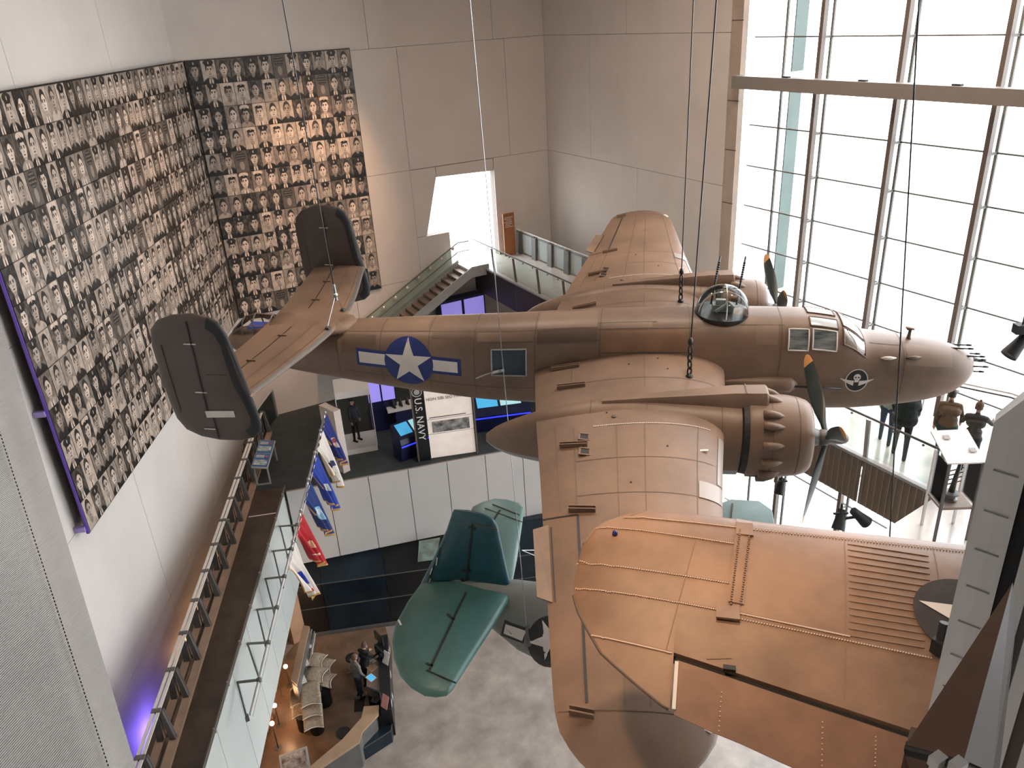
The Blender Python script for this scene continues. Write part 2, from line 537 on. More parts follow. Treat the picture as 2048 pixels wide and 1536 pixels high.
# ramp along the left wall -----------------------------------------------------
P1, P2 = atz(568, 975, MID), atz(405, 1536, MID)
RD = (P2 - P1).normalized(); RN = Vector((-RD.y, RD.x, 0))            # RN to the hall side
if RN.x < 0: RN = -RN
P3 = P1 + RD * 18
Q1, Q2 = atz(500, 985, MID), atz(330, 1530, MID)
QD = (Q2 - Q1).normalized(); QN = Vector((-QD.y, QD.x, 0))
if QN.x < 0: QN = -QN
Q3 = Q1 + QD * 18
struct(poly_slab('walkway_floor', [P1 - RN * .0, P3, Q3 - QN * .12, Q1 - QN * .12], MID - .3, MID + .004, M['ramp']), 'dark brown walkway floor beside the portrait wall')
b = MB(); b.bar(atz(497, 1034, MID + .008), atz(552, 1026, MID + .008), .05, .012); struct(b.build('trim_2', M['inswhite']), 'pale threshold strip across the walkway')
rf = struct(empty('walkway_fascia', P1), 'pale green-grey panelled side of the walkway under the flags')
M['rampside'] = mat('pale_walkway_side', (.56, .60, .58), .22, var=(.5, .05))
RB = 2.75
for k in range(10):
    a, c = P1 + RD * (1.75 * k + .01), P1 + RD * (1.75 * (k + 1) - .01)
    b = MB(); b.prism([Vector((a.x, a.y, RB)), Vector((c.x, c.y, RB)), Vector((c.x, c.y, MID - .02)), Vector((a.x, a.y, MID - .02))], RN * .05)
    ins(b.build('fascia_panel', M['rampside'], rf), P1)
b = MB(); b.bar(P1 + RN * .02 + Vector((0, 0, MID * 0 + .0)), P3 + RN * .02, .07, .05); ins(b.build('edge_cap', M['dgrey'], rf), P1)
b = MB(); b.tube([P1 + RN * .05 + Vector((0, 0, .09)), P3 + RN * .05 + Vector((0, 0, .09))], .022, 8); ins(b.build('edge_rail', M['column'], rf), P1)
for k in range(12):
    c = P1 + RD * (.6 + 1.43 * k) + RN * .05
    b = MB(); b.box(c + Vector((0, 0, .05)), (.06, .06, .12)); ins(b.build('rail_bracket', M['steel'], rf), P1)
# support wall under the walkway
b = MB(); b.prism([P1 - RN * 1.2, P3 - RN * 1.2, P3 - RN * 1.2 - Vector((0, 0, MID - .3)), P1 - RN * 1.2 - Vector((0, 0, MID - .3))], RN * -.25); struct(b.build('wall_walkway', M['shop']), 'dark support wall under the walkway')
# stairs beside the wall, going down next to the walkway
wst = struct(empty('wall_stairs', atz(495, 940, MID)), 'dark narrow stair between the walkway guard and the wall')
T0 = atz(512, 880, MID)
for k in range(12):
    b = MB(); c = T0 + QD * (.32 * k) + Vector((0, 0, -.17 * k - .03)) - QN * .35
    b.box(c, (1.0, .32, .05), Matrix.Rotation(math.atan2(QD.y, QD.x) + math.pi / 2, 3, 'Z')); ins(b.build('tread', M['dgrey'], wst), wst.location)
b = MB(); d = T0 - QN * .9; b.bar(d, d + QD * 4.2 + Vector((0, 0, -2.2)), .08, .35); ins(b.build('stringer', M['ramp'], wst), wst.location)
M['lampglow'] = mat('warm_lamp', (.9, .6, .4), .4, emit=((1, .62, .38), 9))
for k in range(4):
    b = MB(); b.sphere(T0 - QN * .84 + QD * (.5 + .7 * k) + Vector((0, 0, .35 - .36 * k)), .035, 8, 6); ins(b.build('step_light', M['lampglow'], wst), wst.location)

# bridge along the glass -----------------------------------------------------
XL, XR = 14.45, 16.75
poly = [(XL, YB + 5), (XL, 8.35), (11.0, 8.0), (11.0, 1.0), (18.3, 1.0), (18.3, 9.0), (XR, 12), (XR, YB + 5)]
struct(poly_slab('bridge_deck', poly, BR - .28, BR, M['bridgefloor']), 'pale polished bridge deck under the bomber nose, people on it')

# ---------------------------------------------------------------- the bomber
bomber = empty('bomber_aircraft', label='brown twin-engine bomber hanging in the middle, star on its fuselage, clear turret', cat='aircraft')
bomber.matrix_world = Matrix(((0.79532991, 0.60617584, -0.00108687, 14.99519),
                              (-0.60496819, 0.7936297, -0.06453978, 8.51373),
                              (-0.03825988, 0.05198794, 0.99791454, 13.98752),
                              (0, 0, 0, 1)))
def V(a, s, u):
    return Vector((-a, -s, u))          # a aft of the nose, s to starboard, u up

FUS = [  # a, half width, top, bottom, exponent
    (0.00, .03, .02, -.06, 2.0), (.06, .20, .17, -.25, 2.0), (.20, .36, .29, -.43, 2.05), (.5, .52, .41, -.62, 2.15), (1.0, .64, .50, -.77, 2.3),
    (1.6, .70, .56, -.87, 2.5), (2.25, .73, .62, -.95, 2.7), (2.55, .74, .84, -.98, 2.8), (2.8, .75, .97, -1.0, 2.8),
    (3.6, .76, 1.05, -1.05, 2.8), (5.5, .77, .99, -1.12, 3.0), (7.6, .77, .87, -1.18, 3.0), (9.7, .76, .69, -1.17, 3.0),
    (11.4, .70, .58, -1.06, 2.8), (13.2, .58, .47, -.88, 2.6), (14.6, .48, .40, -.70, 2.4), (15.4, .40, .30, -.48, 2.3), (16.0, .26, .14, -.25, 2.2), (16.1, .10, .03, -.12, 2.0)]
def fus(a):
    return interp(FUS, a)
def fpt(a, th, e=0.):
    hw, zt, zb, n = fus(a)
    zc = (zt + zb) / 2; hh = (zt - zb) / 2
    c, s_ = math.cos(th), math.sin(th)
    # th=0 starboard side, pi/2 top
    x = math.copysign(abs(c) ** (2 / n), c) * (hw + e); z = math.copysign(abs(s_) ** (2 / n), s_) * (hh + e)
    return V(a, x, zc + z)
def fside(a, u, e=.004):
    """point on the starboard side at height u"""
    hw, zt, zb, n = fus(a)
    zc = (zt + zb) / 2; hh = (zt - zb) / 2
    t = min(.999, abs((u - zc) / hh))
    return V(a, hw * (1 - t ** n) ** (1 / n) + e, u)
NA = [0, .02, .06, .12, .2, .3, .4, .5] + [.5 + .12 * i for i in range(1, 131)]
NA = [a for a in NA if a <= 16.1] + [16.1]
mb = MB(); NT = 56
rings = [[fpt(a, 2 * math.pi * k / NT) for k in range(NT)] for a in NA]
mb.loft(rings)
fm = mb.mesh('fuselage', [M['skin'], M['belly']], True, 50)
for p in fm.polygons:      # neutral grey underside with a gently waving edge
    c = p.center; a = -c.x
    k = p.index % NT
    if a > 4.5 and 36 <= k <= 47: p.material_index = 1
put('fuselage', fm, bomber)

def seam_ring(a, t0=-.6, t1=math.pi + .6, w=.014, n=40, m='seam'):
    b = MB()
    b.grid([[fpt(a - w / 2, t0 + (t1 - t0) * k / n, .004) for k in range(n + 1)], [fpt(a + w / 2, t0 + (t1 - t0) * k / n, .004) for k in range(n + 1)]])
    b.build('panel_seam', M[m], bomber)
def seam_line(a0, a1, th, w=.012, n=30):
    b = MB()
    b.grid([[fpt(a0 + (a1 - a0) * k / n, th - w, .004) for k in range(n + 1)], [fpt(a0 + (a1 - a0) * k / n, th + w, .004) for k in range(n + 1)]])
    b.build('panel_seam', M['seam'], bomber)
for a in (1.55, 3.95, 5.75, 7.55, 8.9, 10.2, 11.2, 12.3, 13.3):
    seam_ring(a)
for a0, a1, th in ((3.9, 5.0, 1.05), (5.6, 7.6, .95), (6.4, 7.6, 1.2), (7.6, 10.2, 1.0), (10.2, 13.3, 1.05), (5.7, 7.55, .3), (7.55, 9.9, .62), (1.6, 2.2, 1.2), (8.9, 13.2, -.25)):
    seam_line(a0, a1, th)

# replaced skin panels in slightly different browns
M['skinA'] = mat('bomber_paint_lighter', (.22, .145, .10), .45, var=(.9, .2)); M['skinB'] = mat('bomber_paint_darker', (.125, .078, .054), .5, var=(.9, .2)); M['skinC'] = mat('bomber_paint_rusty', (.20, .112, .066), .45, var=(.9, .25))
for a0, a1, t0, t1, m_ in ((7.62, 8.86, .55, .98, 'skinB'), (5.82, 7.5, .34, .92, 'skinC'), (8.96, 10.14, .66, 1.0, 'skinA'), (6.5, 7.5, .98, 1.2, 'skinA'), (4.02, 4.45, .5, 1.1, 'skinA'), (10.26, 11.14, .75, 1.05, 'skinB'), (11.26, 12.24, 1.1, 1.6, 'skinA'), (.6, 1.5, .5, 1.3, 'skinA'), (12.4, 13.2, .2, .9, 'skinB'), (7.62, 8.86, 1.05, 1.7, 'skinA')):
    b = MB(); b.grid([[fpt(a0 + (a1 - a0) * i / 10, t0 + (t1 - t0) * j / 8, .0025) for i in range(11)] for j in range(9)]); b.build('skin_panel', M[m_], bomber, True)
# insignia on the flank
def flank(name, rows, m, e, parent=None):
    b = MB(); b.grid([[fside(a, u, e) for (a, u) in r] for r in rows]); return b.build(name, m, parent or bomber)
SA, SU, SR = 11.66, -.13, .55
slope = (.01 + .29) / (12.84 - 10.54)         # the bars lean with the picture's measured ends
def bar_rows(a0, a1, h, du=0):
    return [[(a0 + (a1 - a0) * i / 10, SU + du + (a0 + (a1 - a0) * i / 10 - SA) * .045 + h * (j / 3 - .5)) for i in range(11)] for j in range(4)]
insb = flank('insignia_bar_border', bar_rows(12.86, 10.50, .40), M['insblue'], .006)
for a0, a1 in ((12.80, 12.16), (11.16, 10.57)):
    flank('insignia_white_bar', bar_rows(a0, a1, .26), M['inswhite'], .010)
b = MB()
b.grid([[fside(SA + SR * r / 6 * math.cos(t * math.pi / 24), SU + SR * r / 6 * math.sin(t * math.pi / 24), .012) for t in range(49)] for r in range(7)])
b.build('insignia_blue_disc', M['insblue'], bomber)
b = MB()
def starpts(r):
    return [(math.sin(math.pi * k / 5) * (r if k % 2 == 0 else r * .382), math.cos(math.pi * k / 5) * (r if k % 2 == 0 else r * .382)) for k in range(10)]
sp = starpts(.545)
loop = []
for k in range(10):
    for q in range(5):
        x0, y0 = sp[k]; x1, y1 = sp[(k + 1) % 10]
        loop.append((x0 + (x1 - x0) * q / 5, y0 + (y1 - y0) * q / 5))
loop.append(loop[0])
b.grid([[fside(SA - x * r / 5, SU + y * r / 5, .018) for (x, y) in loop] for r in range(6)])
b.build('insignia_white_star', M['inswhite'], bomber)

# winged skull emblem near the nose
EA, EU = 2.42, -.09
b = MB(); b.grid([[fside(EA + .20 * r / 4 * math.cos(t * math.pi / 16), EU + .235 * r / 4 * math.sin(t * math.pi / 16), .006) for t in range(33)] for r in range(5)])
emb = b.build('emblem_disc', M['black'], bomber)
b = MB(); b.grid([[fside(EA + (.20 + .018 * r) * math.cos(t * math.pi / 16), EU + (.235 + .018 * r) * math.sin(t * math.pi / 16), .009) for t in range(33)] for r in range(2)])
b.build('emblem_rim', M['inswhite'], emb)
for sg in (-1, 1):
    b = MB()
    wing = [[(EA + sg * (.05 + .27 * i / 8), EU + .0 + .045 * (i / 8) ** 2 * 1.2 - (.0 if j else .10 * (1 - i / 8) + .015)) for i in range(9)] for j in range(2)]
    b.grid([[fside(a, u, .012) for a, u in r] for r in wing]); b.build('emblem_wing', M['inswhite'], emb)
b = MB(); b.grid([[fside(EA + .07 * r / 3 * math.cos(t * math.pi / 10), EU + .075 + .075 * r / 3 * math.sin(t * math.pi / 10), .014) for t in range(21)] for r in range(4)])
b.grid([[fside(EA + .04 * x, EU - .035 + .06 * y, .014) for x in (-1, 0, 1)] for y in (0, .5, 1)])
sk = b.build('emblem_skull', M['inswhite'], emb)
for x, y, r in ((-.028, .075, .018), (.028, .075, .018), (0, .035, .009)):
    b = MB(); b.grid([[fside(EA + x + r * q / 2 * math.cos(t * math.pi / 6), EU + y + r * q / 2 * math.sin(t * math.pi / 6), .019) for t in range(13)] for q in range(3)])
    b.build('skull_socket', M['black'], emb)

# windows
def pane(a0, a1, t0, t1, name='cockpit_pane', m='darkglass', fr='inswhite', e=.012, rad=.016, n=8, parent=None):
    b = MB(); b.grid([[fpt(a0 + (a1 - a0) * i / n, t0 + (t1 - t0) * j / n, e) for i in range(n + 1)] for j in range(n + 1)])
    o = b.build(name, M[m], parent or bomber, True)
    edge = [fpt(a0 + (a1 - a0) * i / n, t0, e) for i in range(n)] + [fpt(a1, t0 + (t1 - t0) * i / n, e) for i in range(n)] + \
           [fpt(a1 + (a0 - a1) * i / n, t1, e) for i in range(n)] + [fpt(a0, t1 + (t0 - t1) * i / n, e) for i in range(n)]
    b = MB(); b.tube(edge, rad, 6, closed=True); b.build('window_frame', M[fr], o, True)
    return o
M['skypane'] = mat('pale_cockpit_glass', (.55, .58, .58), .06, spec=.8)
M['cockpit'] = mat('cockpit_side_glass', (.05, .055, .055), .08, var=(2.2, .6), c2=(.30, .33, .32), stretch=(.6, 1, 5))
pane(2.90, 3.36, .42, .95, m='cockpit')
pane(3.44, 3.82, .38, .92, m='cockpit')
pane(2.86, 3.40, 1.06, 1.40, m='skypane', fr='skin')
pane(2.86, 3.40, 1.56, 2.0, m='skypane', fr='skin')
pane(2.30, 2.76, .62, 1.15, name='windshield_pane', m='canopy', fr='skin')
pane(2.30, 2.76, 1.22, 1.92, name='windshield_pane', m='skypane', fr='skin')
pane(9.08, 9.82, -.02, .42, name='waist_window', m='darkglass', fr='grey')
# waist gun
b = MB(); b.tube([fside(9.75, -.20, .02), fside(10.15, -.33, .16)], .016, 8); b.tube([fside(9.55, -.16, .03), fside(9.80, -.22, .06)], .04, 8)
b.build('waist_gun', M['steel'], bomber, True)
# fairings on the flank
for (aa, u) in ((1.85, .36), (1.36, .36)):
    b = MB(); b.tube([fside(aa + .16, u, .0), fside(aa + .08, u + .01, .03), fside(aa - .02, u + .01, .035), fside(aa - .14, u, .0)], [.01, .035, .04, .012], 8)
    b.build('flank_fairing', M['inswhite'] if aa > 1.5 else M['skin'], bomber, True)
# gun packs below the cockpit
for (a0, a1, u, bl) in ((3.55, 5.1, -.24, .95), (3.75, 5.2, -.72, .9)):
    b = MB()
    rings = []
    for k in range(13):
        t = k / 12; aa = a0 + (a1 - a0) * t
        r = .17 * (min(1, t / .12 + .35) if t < .12 else (1 - max(0, t - .35) / .65) ** .55 + .02)
        c = fside(aa, u, -.02)
        rings.append([c + Vector((0, -r * math.cos(q * math.pi / 6), r * math.sin(q * math.pi / 6))) for q in range(12)])
    b.loft(rings); gp = b.build('gun_pack', M['skin'], bomber, True)
    b = MB(); c0 = fside(a0 + .1, u, .07); b.tube([c0, c0 + Vector((bl, 0, .0))], .024, 8); b.build('gun_barrel', M['gun'], gp, True)
# nose guns: eight barrels
for (a, s, u) in ((.36, .10, .40), (.30, -.16, .36), (.14, .17, .27), (.12, -.10, .20), (.05, .05, .14), (.04, .20, .06), (.02, -.12, .03), (.03, .06, -.12)):
    b = MB(); b.tube([V(a + .25, s, u), V(a - .22, s, u)], .018, 8); b.tube([V(a - .14, s, u), V(a - .23, s, u)], .023, 8)
    b.build('nose_gun', M['gun'], bomber, True)
# antenna stand on the nose
b = MB(); b.tube([V(1.36, 0, .50), V(1.36, 0, .56), V(1.36, 0, .74)], [.07, .04, .03], 10); b.bar(V(1.30, 0, .76), V(1.44, 0, .76), .12, .035)
b.build('sight_mast', M['skin'], bomber, True)

# dorsal turret
M['tmount'] = mat('turret_grey_green', (.20, .22, .20), .5, var=(6, .3))
tc = V(5.08, 0, .98)
b = MB(); b.lathe([(.545, -.05), (.56, .0), (.555, .035), (.535, .035)], Matrix.Translation(tc), 36)
tur = b.build('turret_ring', M['dark'], bomber, True, 40)
b = MB()
rings = []
for i in range(13):
    t = i / 12 * math.pi / 2 * .999
    rings.append([tc + Vector((.53 * math.cos(t) ** .8 * math.cos(2 * math.pi * k / 36), .53 * math.cos(t) ** .8 * math.sin(2 * math.pi * k / 36), .05 + .52 * math.sin(t))) for k in range(36)])
b.loft(rings, False); b.build('turret_dome', M['canopy'], tur, True)
for yy in (-.2, .2):
    pts = []
    for i in range(17):
        t = math.pi * i / 16
        rr = math.sqrt(.53 ** 2 - yy ** 2)
        pts.append(tc + Vector((rr * math.cos(t), yy, .06 + .51 * math.sin(t) * rr / .53)))
    b = MB(); b.tube(pts, .013, 6); b.build('dome_rib', M['inswhite'], tur, True)
pts = [tc + Vector((.03, .525 * math.cos(math.pi * i / 16), .06 + .52 * math.sin(math.pi * i / 16))) for i in range(17)]
b = MB(); b.tube(pts, .013, 6); b.build('dome_rib', M['inswhite'], tur, True)
b = MB(); b.box(tc + Vector((0, 0, .12)), (.42, .20, .14)); b.box(tc + Vector((-.05, .0, .24)), (.2, .10, .10)); b.tube([tc + Vector((-.15, -.2, .1)), tc + Vector((.1, -.2, .3)), tc + Vector((.2, -.2, .2))], .04, 8)
b.build('turret_mount', M['tmount'], tur)
for yy in (-.16, .16):
    b = MB(); d = Vector((.16, .62, .77)).normalized()
    p0 = tc + Vector((.02 + yy * 1.6, .05, .16)); b.tube([p0, p0 + d * 1.05], .020, 8)
    for q in range(9): b.tube([p0 + d * (.50 + .05 * q), p0 + d * (.52 + .05 * q)], .030, 8)
    b.build('turret_gun', M['gun'], tur, True)

M['lightcover'] = mat('frosted_light_cover', (.26, .235, .22), .35)
# wings --------------------------------------------------------------------
WING = [  # |s|, leading edge a, trailing edge a, height u, thickness ratio
    (0.0, 4.95, 9.0, -.16, .17), (.75, 5.00, 8.90, -.10, .17), (2.9, 5.20, 8.62, .06, .16), (5.0, 5.42, 8.30, .08, .15), (8.0, 5.66, 7.86, .09, .13),
    (9.2, 5.78, 7.68, .10, .11), (9.6, 5.86, 7.60, .10, .10), (9.95, 6.05, 7.40, .10, .09), (10.15, 6.24, 7.20, .10, .08), (10.27, 6.47, 6.98, .10, .06), (10.31, 6.70, 6.78, .10, .05)]
def foil(x):      # NACA-like half thickness
    return 5 * (.2969 * math.sqrt(x) - .126 * x - .3516 * x * x + .2843 * x ** 3 - .1036 * x ** 4)
def camber(x):
    return .045 * 4 * x * (1 - x) * .6
def wpt(s, x, top=1, e=0.):
    """x in 0..1 from leading to trailing edge at span s"""
    le, te, u, t = interp(WING, abs(s))
    c = te - le
    z = u + c * (camber(x) + top * foil(max(x, 0)) * t) + c * .035 * (.5 - x) + e
    return V(le + c * x, s, z)
XS = [0, .006, .02, .05, .1, .16, .24, .33, .43, .53, .63, .73, .82, .9, .96, 1.0]
SP = [0, .4, .8, 1.3, 1.8, 2.4, 2.9, 3.4, 4, 4.7, 5.4, 6.1, 6.8, 7.5, 8.2, 8.8, 9.2, 9.45, 9.7, 9.9, 10.05, 10.15, 10.22, 10.27, 10.3]
def wing_mesh(sg):
    b = MB()
    rings = []
    for s in SP:
        ring = [wpt(sg * s, x, 1) for x in reversed(XS)] + [wpt(sg * s, x, -1) for x in XS[1:-1]]
        if sg < 0: ring = ring[::-1]
        rings.append(ring)
    b.loft(rings)
    return b.mesh('wing', M['skin'], True, 60)
for sg, nm in ((1, 'starboard'), (-1, 'port')):
    wg = put('wing', wing_mesh(sg), bomber)
    def strip(pts, w, name, m, e=.006, dirs=None, par=wg):
        """ribbon over the wing's upper skin through (s, x) points"""
        P = [wpt(sg * s, x, 1, e) for s, x in pts]
        b = MB(); rows = [[], []]
        for i, p in enumerate(P):
            t = (P[min(i + 1, len(P) - 1)] - P[max(i - 1, 0)]).normalized()
            n = t.cross(Vector((0, 0, 1))).normalized() * (w / 2)
            rows[0].append(p - n); rows[1].append(p + n)
        b.grid(rows); return b.build(name, M[m], par)
    ln = lambda s0, x0, s1, x1, n=16: [(s0 + (s1 - s0) * i / n, x0 + (x1 - x0) * i / n) for i in range(n + 1)]
    for s in (1.9, 4.62, 5.55, 9.45):
        strip(ln(s, .02, s, .80 if s < 5.8 else .98), .012, 'panel_seam', 'seam')
    for x in (.14, .42, .57):
        strip(ln(3.6, x, 9.4, x), .010, 'panel_seam', 'seam')
    strip(ln(.8, .42, 2.3, .42), .010, 'panel_seam', 'seam')
    # rivet row like a string of beads
    b = MB()
    for i in range(56):
        p = wpt(sg * 3.62, .08 + .62 * i / 56, 1, .004); b.box(p, (.026, .018, .012))
    o = b.build('rivet_row', M['inswhite'], wg); o['kind'] = 'stuff'
    # flap and aileron gaps
    strip(ln(.9, .80, 2.2, .80), .012, 'flap_gap', 'seam'); strip(ln(3.6, .80, 5.9, .80), .014, 'flap_gap', 'seam')
    strip(ln(6.0, .80, 9.35, .80), .035, 'aileron_gap', 'black')
    strip([(6.0, .80 + .2 * i / 6) for i in range(7)], .03, 'aileron_gap', 'black')
    strip(ln(3.4, .90, 5.9, .90), .008, 'panel_seam', 'seam')
    b = MB()
    tabp = [wpt(sg * 6.15, .97, 1, .012), wpt(sg * 7.75, .97, 1, .012), wpt(sg * 7.70, 1.06, 1, .10), wpt(sg * 6.3, 1.06, 1, .10)]
    b.prism(tabp, (0, 0, -.02)); b.build('trim_tab', M['skin'], wg)
    strip(ln(6.2, .955, 7.75, .955), .02, 'tab_hinge', 'black')
    for s, x in ((1.0, .86), (2.0, .83), (4.15, .83), (5.92, .80), (9.50, .86)):
        b = MB()
        p0, p1 = wpt(sg * (s + .02), x - .10, 1, .03), wpt(sg * (s - .04), x + .05, 1, .05)
        b.bar(p0 + Vector((0, .035, 0)), p1 + Vector((0, .035, 0)), .022, .07); b.bar(p0 - Vector((0, .035, 0)), p1 - Vector((0, .035, 0)), .022, .07)
        b.build('hinge_fairing', M['skin'], wg)
    for s in (3.93, 4.38):
        b = MB(); c = wpt(sg * s, .735, 1, .004); b.box(c, (.21, .17, .012), Matrix.Rotation(.06, 3, 'Y')); hb = b.build('wing_recess', M['dark'], wg)
        b = MB()
        for dx, dy, lx, ly in ((.115, 0, .03, .21), (-.115, 0, .03, .21), (0, .095, .24, .025), (0, -.095, .24, .025)):
            b.box(c + Vector((dx, dy, .006)), (lx, ly, .02), Matrix.Rotation(.06, 3, 'Y'))
        b.build('recess_rim', M['skin'], hb)
    # landing light and leading-edge patch
    b = MB(); b.grid([[wpt(sg * (5.15 + .42 * i / 5), .001 + .13 * (j / 8) ** 1.6, 1, .012) for i in range(6)] for j in range(9)])
    b.build('landing_light_cover', M['lightcover'], wg, True)
    b = MB(); b.grid([[wpt(sg * (3.75 + 1.35 * i / 10), .001 + .03 * (j / 5) ** 1.6, 1, .010) for i in range(11)] for j in range(6)])
    b.build('leading_edge_strip', M['lightcover'], wg, True)
    b = MB(); b.box(wpt(sg * 4.30, .11, 1, .01), (.16, .05, .012), Matrix.Rotation(-.12, 3, 'Y')); b.build('wing_marking', M['inswhite'], wg)
    for s, x in ((1.0, .35), (1.25, .5), (1.5, .3), (4.3, .30), (3.2, .62), (5.3, .5)):
        b = MB(); b.lathe([(.018, 0), (.018, .008)], Matrix.Translation(wpt(sg * s, x, 1, .002)), 8); b.build('fuel_cap', M['dark'], wg)
    b = MB(); b.lathe([(.05, 0), (.05, .012), (.03, .02)], Matrix.Translation(wpt(sg * 3.35, .58, 1, .002)), 14); b.build('filler_cap', M['seam'], wg)
    strip([(9.35 + .25 * i / 4, .04 + .03 * i / 4) for i in range(5)], .10, 'tip_light', 'inswhite')

# nacelles and engines ------------------------------------------------------
NAC = [  # a, half width, top, bottom
    (4.60, .66, .52, -.86), (4.95, .66, .52, -.88), (5.4, .62, .52, -.92), (6.3, .54, .50, -.95), (7.4, .48, .38, -.97), (8.3, .41, .16, -.95), (9.0, .29, -.10, -.86), (9.4, .17, -.30, -.73), (9.58, .06, -.45, -.60)]
for sg in (1, -1):
    S0 = 2.9 * sg
    def npt(a, th, e=0):
        hw, zt, zb = interp(NAC, a); zc = (zt + zb) / 2; hh = (zt - zb) / 2
        c, s_ = math.cos(th), math.sin(th); n = 2.3
        return V(a, S0 + math.copysign(abs(c) ** (2 / n), c) * (hw + e), zc + math.copysign(abs(s_) ** (2 / n), s_) * (hh + e))
    b = MB(); AA = [4.96 + .12 * i for i in range(38)] + [9.5, 9.58]
    b.loft([[npt(a, 2 * math.pi * k / 36) for k in range(36)] for a in AA])
    me = b.mesh('nacelle', [M['skin'], M['belly']], True, 50)
    for p in me.polygons:
        if 21 <= p.index % 36 <= 32: p.material_index = 1
    nac = put('nacelle', me, bomber)
    for a in (5.3, 6.6, 7.6):
        b = MB(); b.grid([[npt(a + q, .0 + math.pi * k / 24, .004) for k in range(25)] for q in (-.007, .007)]); b.build('panel_seam', M['seam'], nac)
    # cowling
    cc = V(0, S0, -.14)
    def ring(a, r): return [cc + Vector((-a, r * math.cos(2 * math.pi * k / 40), r * math.sin(2 * math.pi * k / 40))) for k in range(40)]
    b = MB(); b.loft([ring(a, r) for a, r in ((3.95, .46), (3.80, .50), (3.74, .55), (3.74, .60), (3.80, .655), (3.92, .70), (4.15, .735), (4.5, .75), (4.80, .745), (4.86, .72), (4.80, .66))], False)
    cw = b.build('cowling', M['skin'], bomber, True, 60)
    b = MB(); b.loft([ring(4.05, .60), ring(4.0, .60)]); b.build('engine_face', M['dark'], cw)
    for k in range(9):
        t = 2 * math.pi * k / 9
        b = MB(); d = Vector((0, math.cos(t), math.sin(t))); b.tube([cc + Vector((-3.95, 0, 0)) + d * .14, cc + Vector((-3.95, 0, 0)) + d * .50], .07, 8); b.build('engine_cylinder', M['gun'], cw, True)
    b = MB(); b.tube([cc + Vector((-4.0, 0, 0)), cc + Vector((-3.7, 0, 0)), cc + Vector((-3.5, 0, 0))], [.22, .20, .12], 14); b.build('gear_case', M['dgrey'], cw, True)
    for a in (4.0, 4.45):
        b = MB(); rr = .715 if a < 4.2 else .752; b.loft([ring(a - .008, rr), ring(a + .008, rr + .002)], False); b.build('panel_seam', M['seam'], cw)
    b = MB(); b.loft([ring(4.79, .738), ring(4.93, .715), ring(4.99, .60)], False); b.build('cowl_gap', M['black'], cw)
    # exhaust fairings, pointed to the front
    for k, t in enumerate((58, 42, 17, -8, -32, -52, 85, 112, 140, 165, 190)):
        tt = R(t)
        d = Vector((0, -math.cos(tt) * sg, math.sin(tt)))
        p = cc + d * .735
        b = MB(); b.tube([p + Vector((-4.62, 0, 0)) + d * .05, p + Vector((-4.50, 0, 0)) + d * .045, p + Vector((-4.36, 0, 0)) + d * .015, p + Vector((-4.24, 0, 0)) - d * .02], [.07, .075, .055, .012], 10)
        b.build('exhaust_fairing', M['skin'], cw, True)
    # air scoop on top
    b = MB()
    rings = []
    for a, hw, zb, zt in ((4.52, .20, .46, .76), (4.56, .22, .44, .79), (5.1, .21, .40, .76), (5.8, .17, .40, .66), (6.6, .12, .35, .55), (7.4, .06, .30, .42)):
        rings.append([V(a, S0 + x * hw, zb + (zt - zb) * z) for x, z in ((-1, 0), (1, 0), (1, .75), (.75, 1), (-.75, 1), (-1, .75))])
    b.loft(rings); scp = b.build('air_scoop', M['skin'], nac, True, 35)
    b = MB(); b.box(V(4.52, S0, .62), (.02, .32, .22)); b.build('scoop_mouth', M['black'], scp)
    b = MB(); b.box(V(4.9, S0, .78), (.02, .36, .01)); b.build('panel_seam', M['seam'], scp)
    # belly scoop and pipes under the cowling
    b = MB(); b.box(V(4.5, S0, -.93), (.5, .25, .12)); b.tube([V(4.2, S0 + .2 * sg, -.85), V(4.2, S0 + .2 * sg, -1.02)], .035, 8); b.build('oil_cooler_scoop', M['skin'], cw)
    # propeller
    hub = V(3.40, S0, -.14)
    b = MB(); b.lathe([(.0, .42), (.05, .41), (.085, .37), (.105, .30), (.11, .10), (.14, .06), (.15, -.06), (.10, -.12)], axis_matrix(hub + Vector((-.05, 0, 0)), (1, 0, 0)), 20)
    pr = b.build('propeller_hub', M['dgrey'], bomber, True, 45)
    for t in (-64, 56, 176):
        tt = R(t)
        d = Vector((-.10, -math.sin(tt) , math.cos(tt))).normalized()
        cdir = Vector((1, 0, 0)).cross(d).normalized()
        fw = d.cross(cdir)
        L = 1.86
        def bl(r0, r1, name, m, par):
            rings = []
            for i in range(13):
                r = r0 + (r1 - r0) * i / 12
                q = r / L
                wd = .5 * interp([(0, .10), (.12, .10), (.35, .24), (.6, .30), (.85, .27), (.95, .20), (.985, .12), (1.0, .03)], q)[0]
                th = .5 * interp([(0, .10), (.12, .09), (.35, .05), (1, .014)], q)[0]
                ang = R(62) * (1 - q) + R(22) * q
                x = cdir * math.cos(ang) + fw * math.sin(ang); y = d.cross(x)
                rings.append([hub + d * r + x * wd * math.cos(2 * math.pi * k / 12) + y * th * math.sin(2 * math.pi * k / 12) for k in range(12)])
            b = MB(); b.loft(rings); return b.build(name, M[m], par, True, 60)
        bo = bl(.05, 1.63, 'propeller_blade', 'propgreen', pr)
        bl(1.63, 1.86, 'propeller_tip', 'yellow', pr)

M['findark'] = mat('dark_fin_brown', (.072, .052, .043), .5, var=(1.2, .2))  # fins in a darker brown than the rest of the bomber
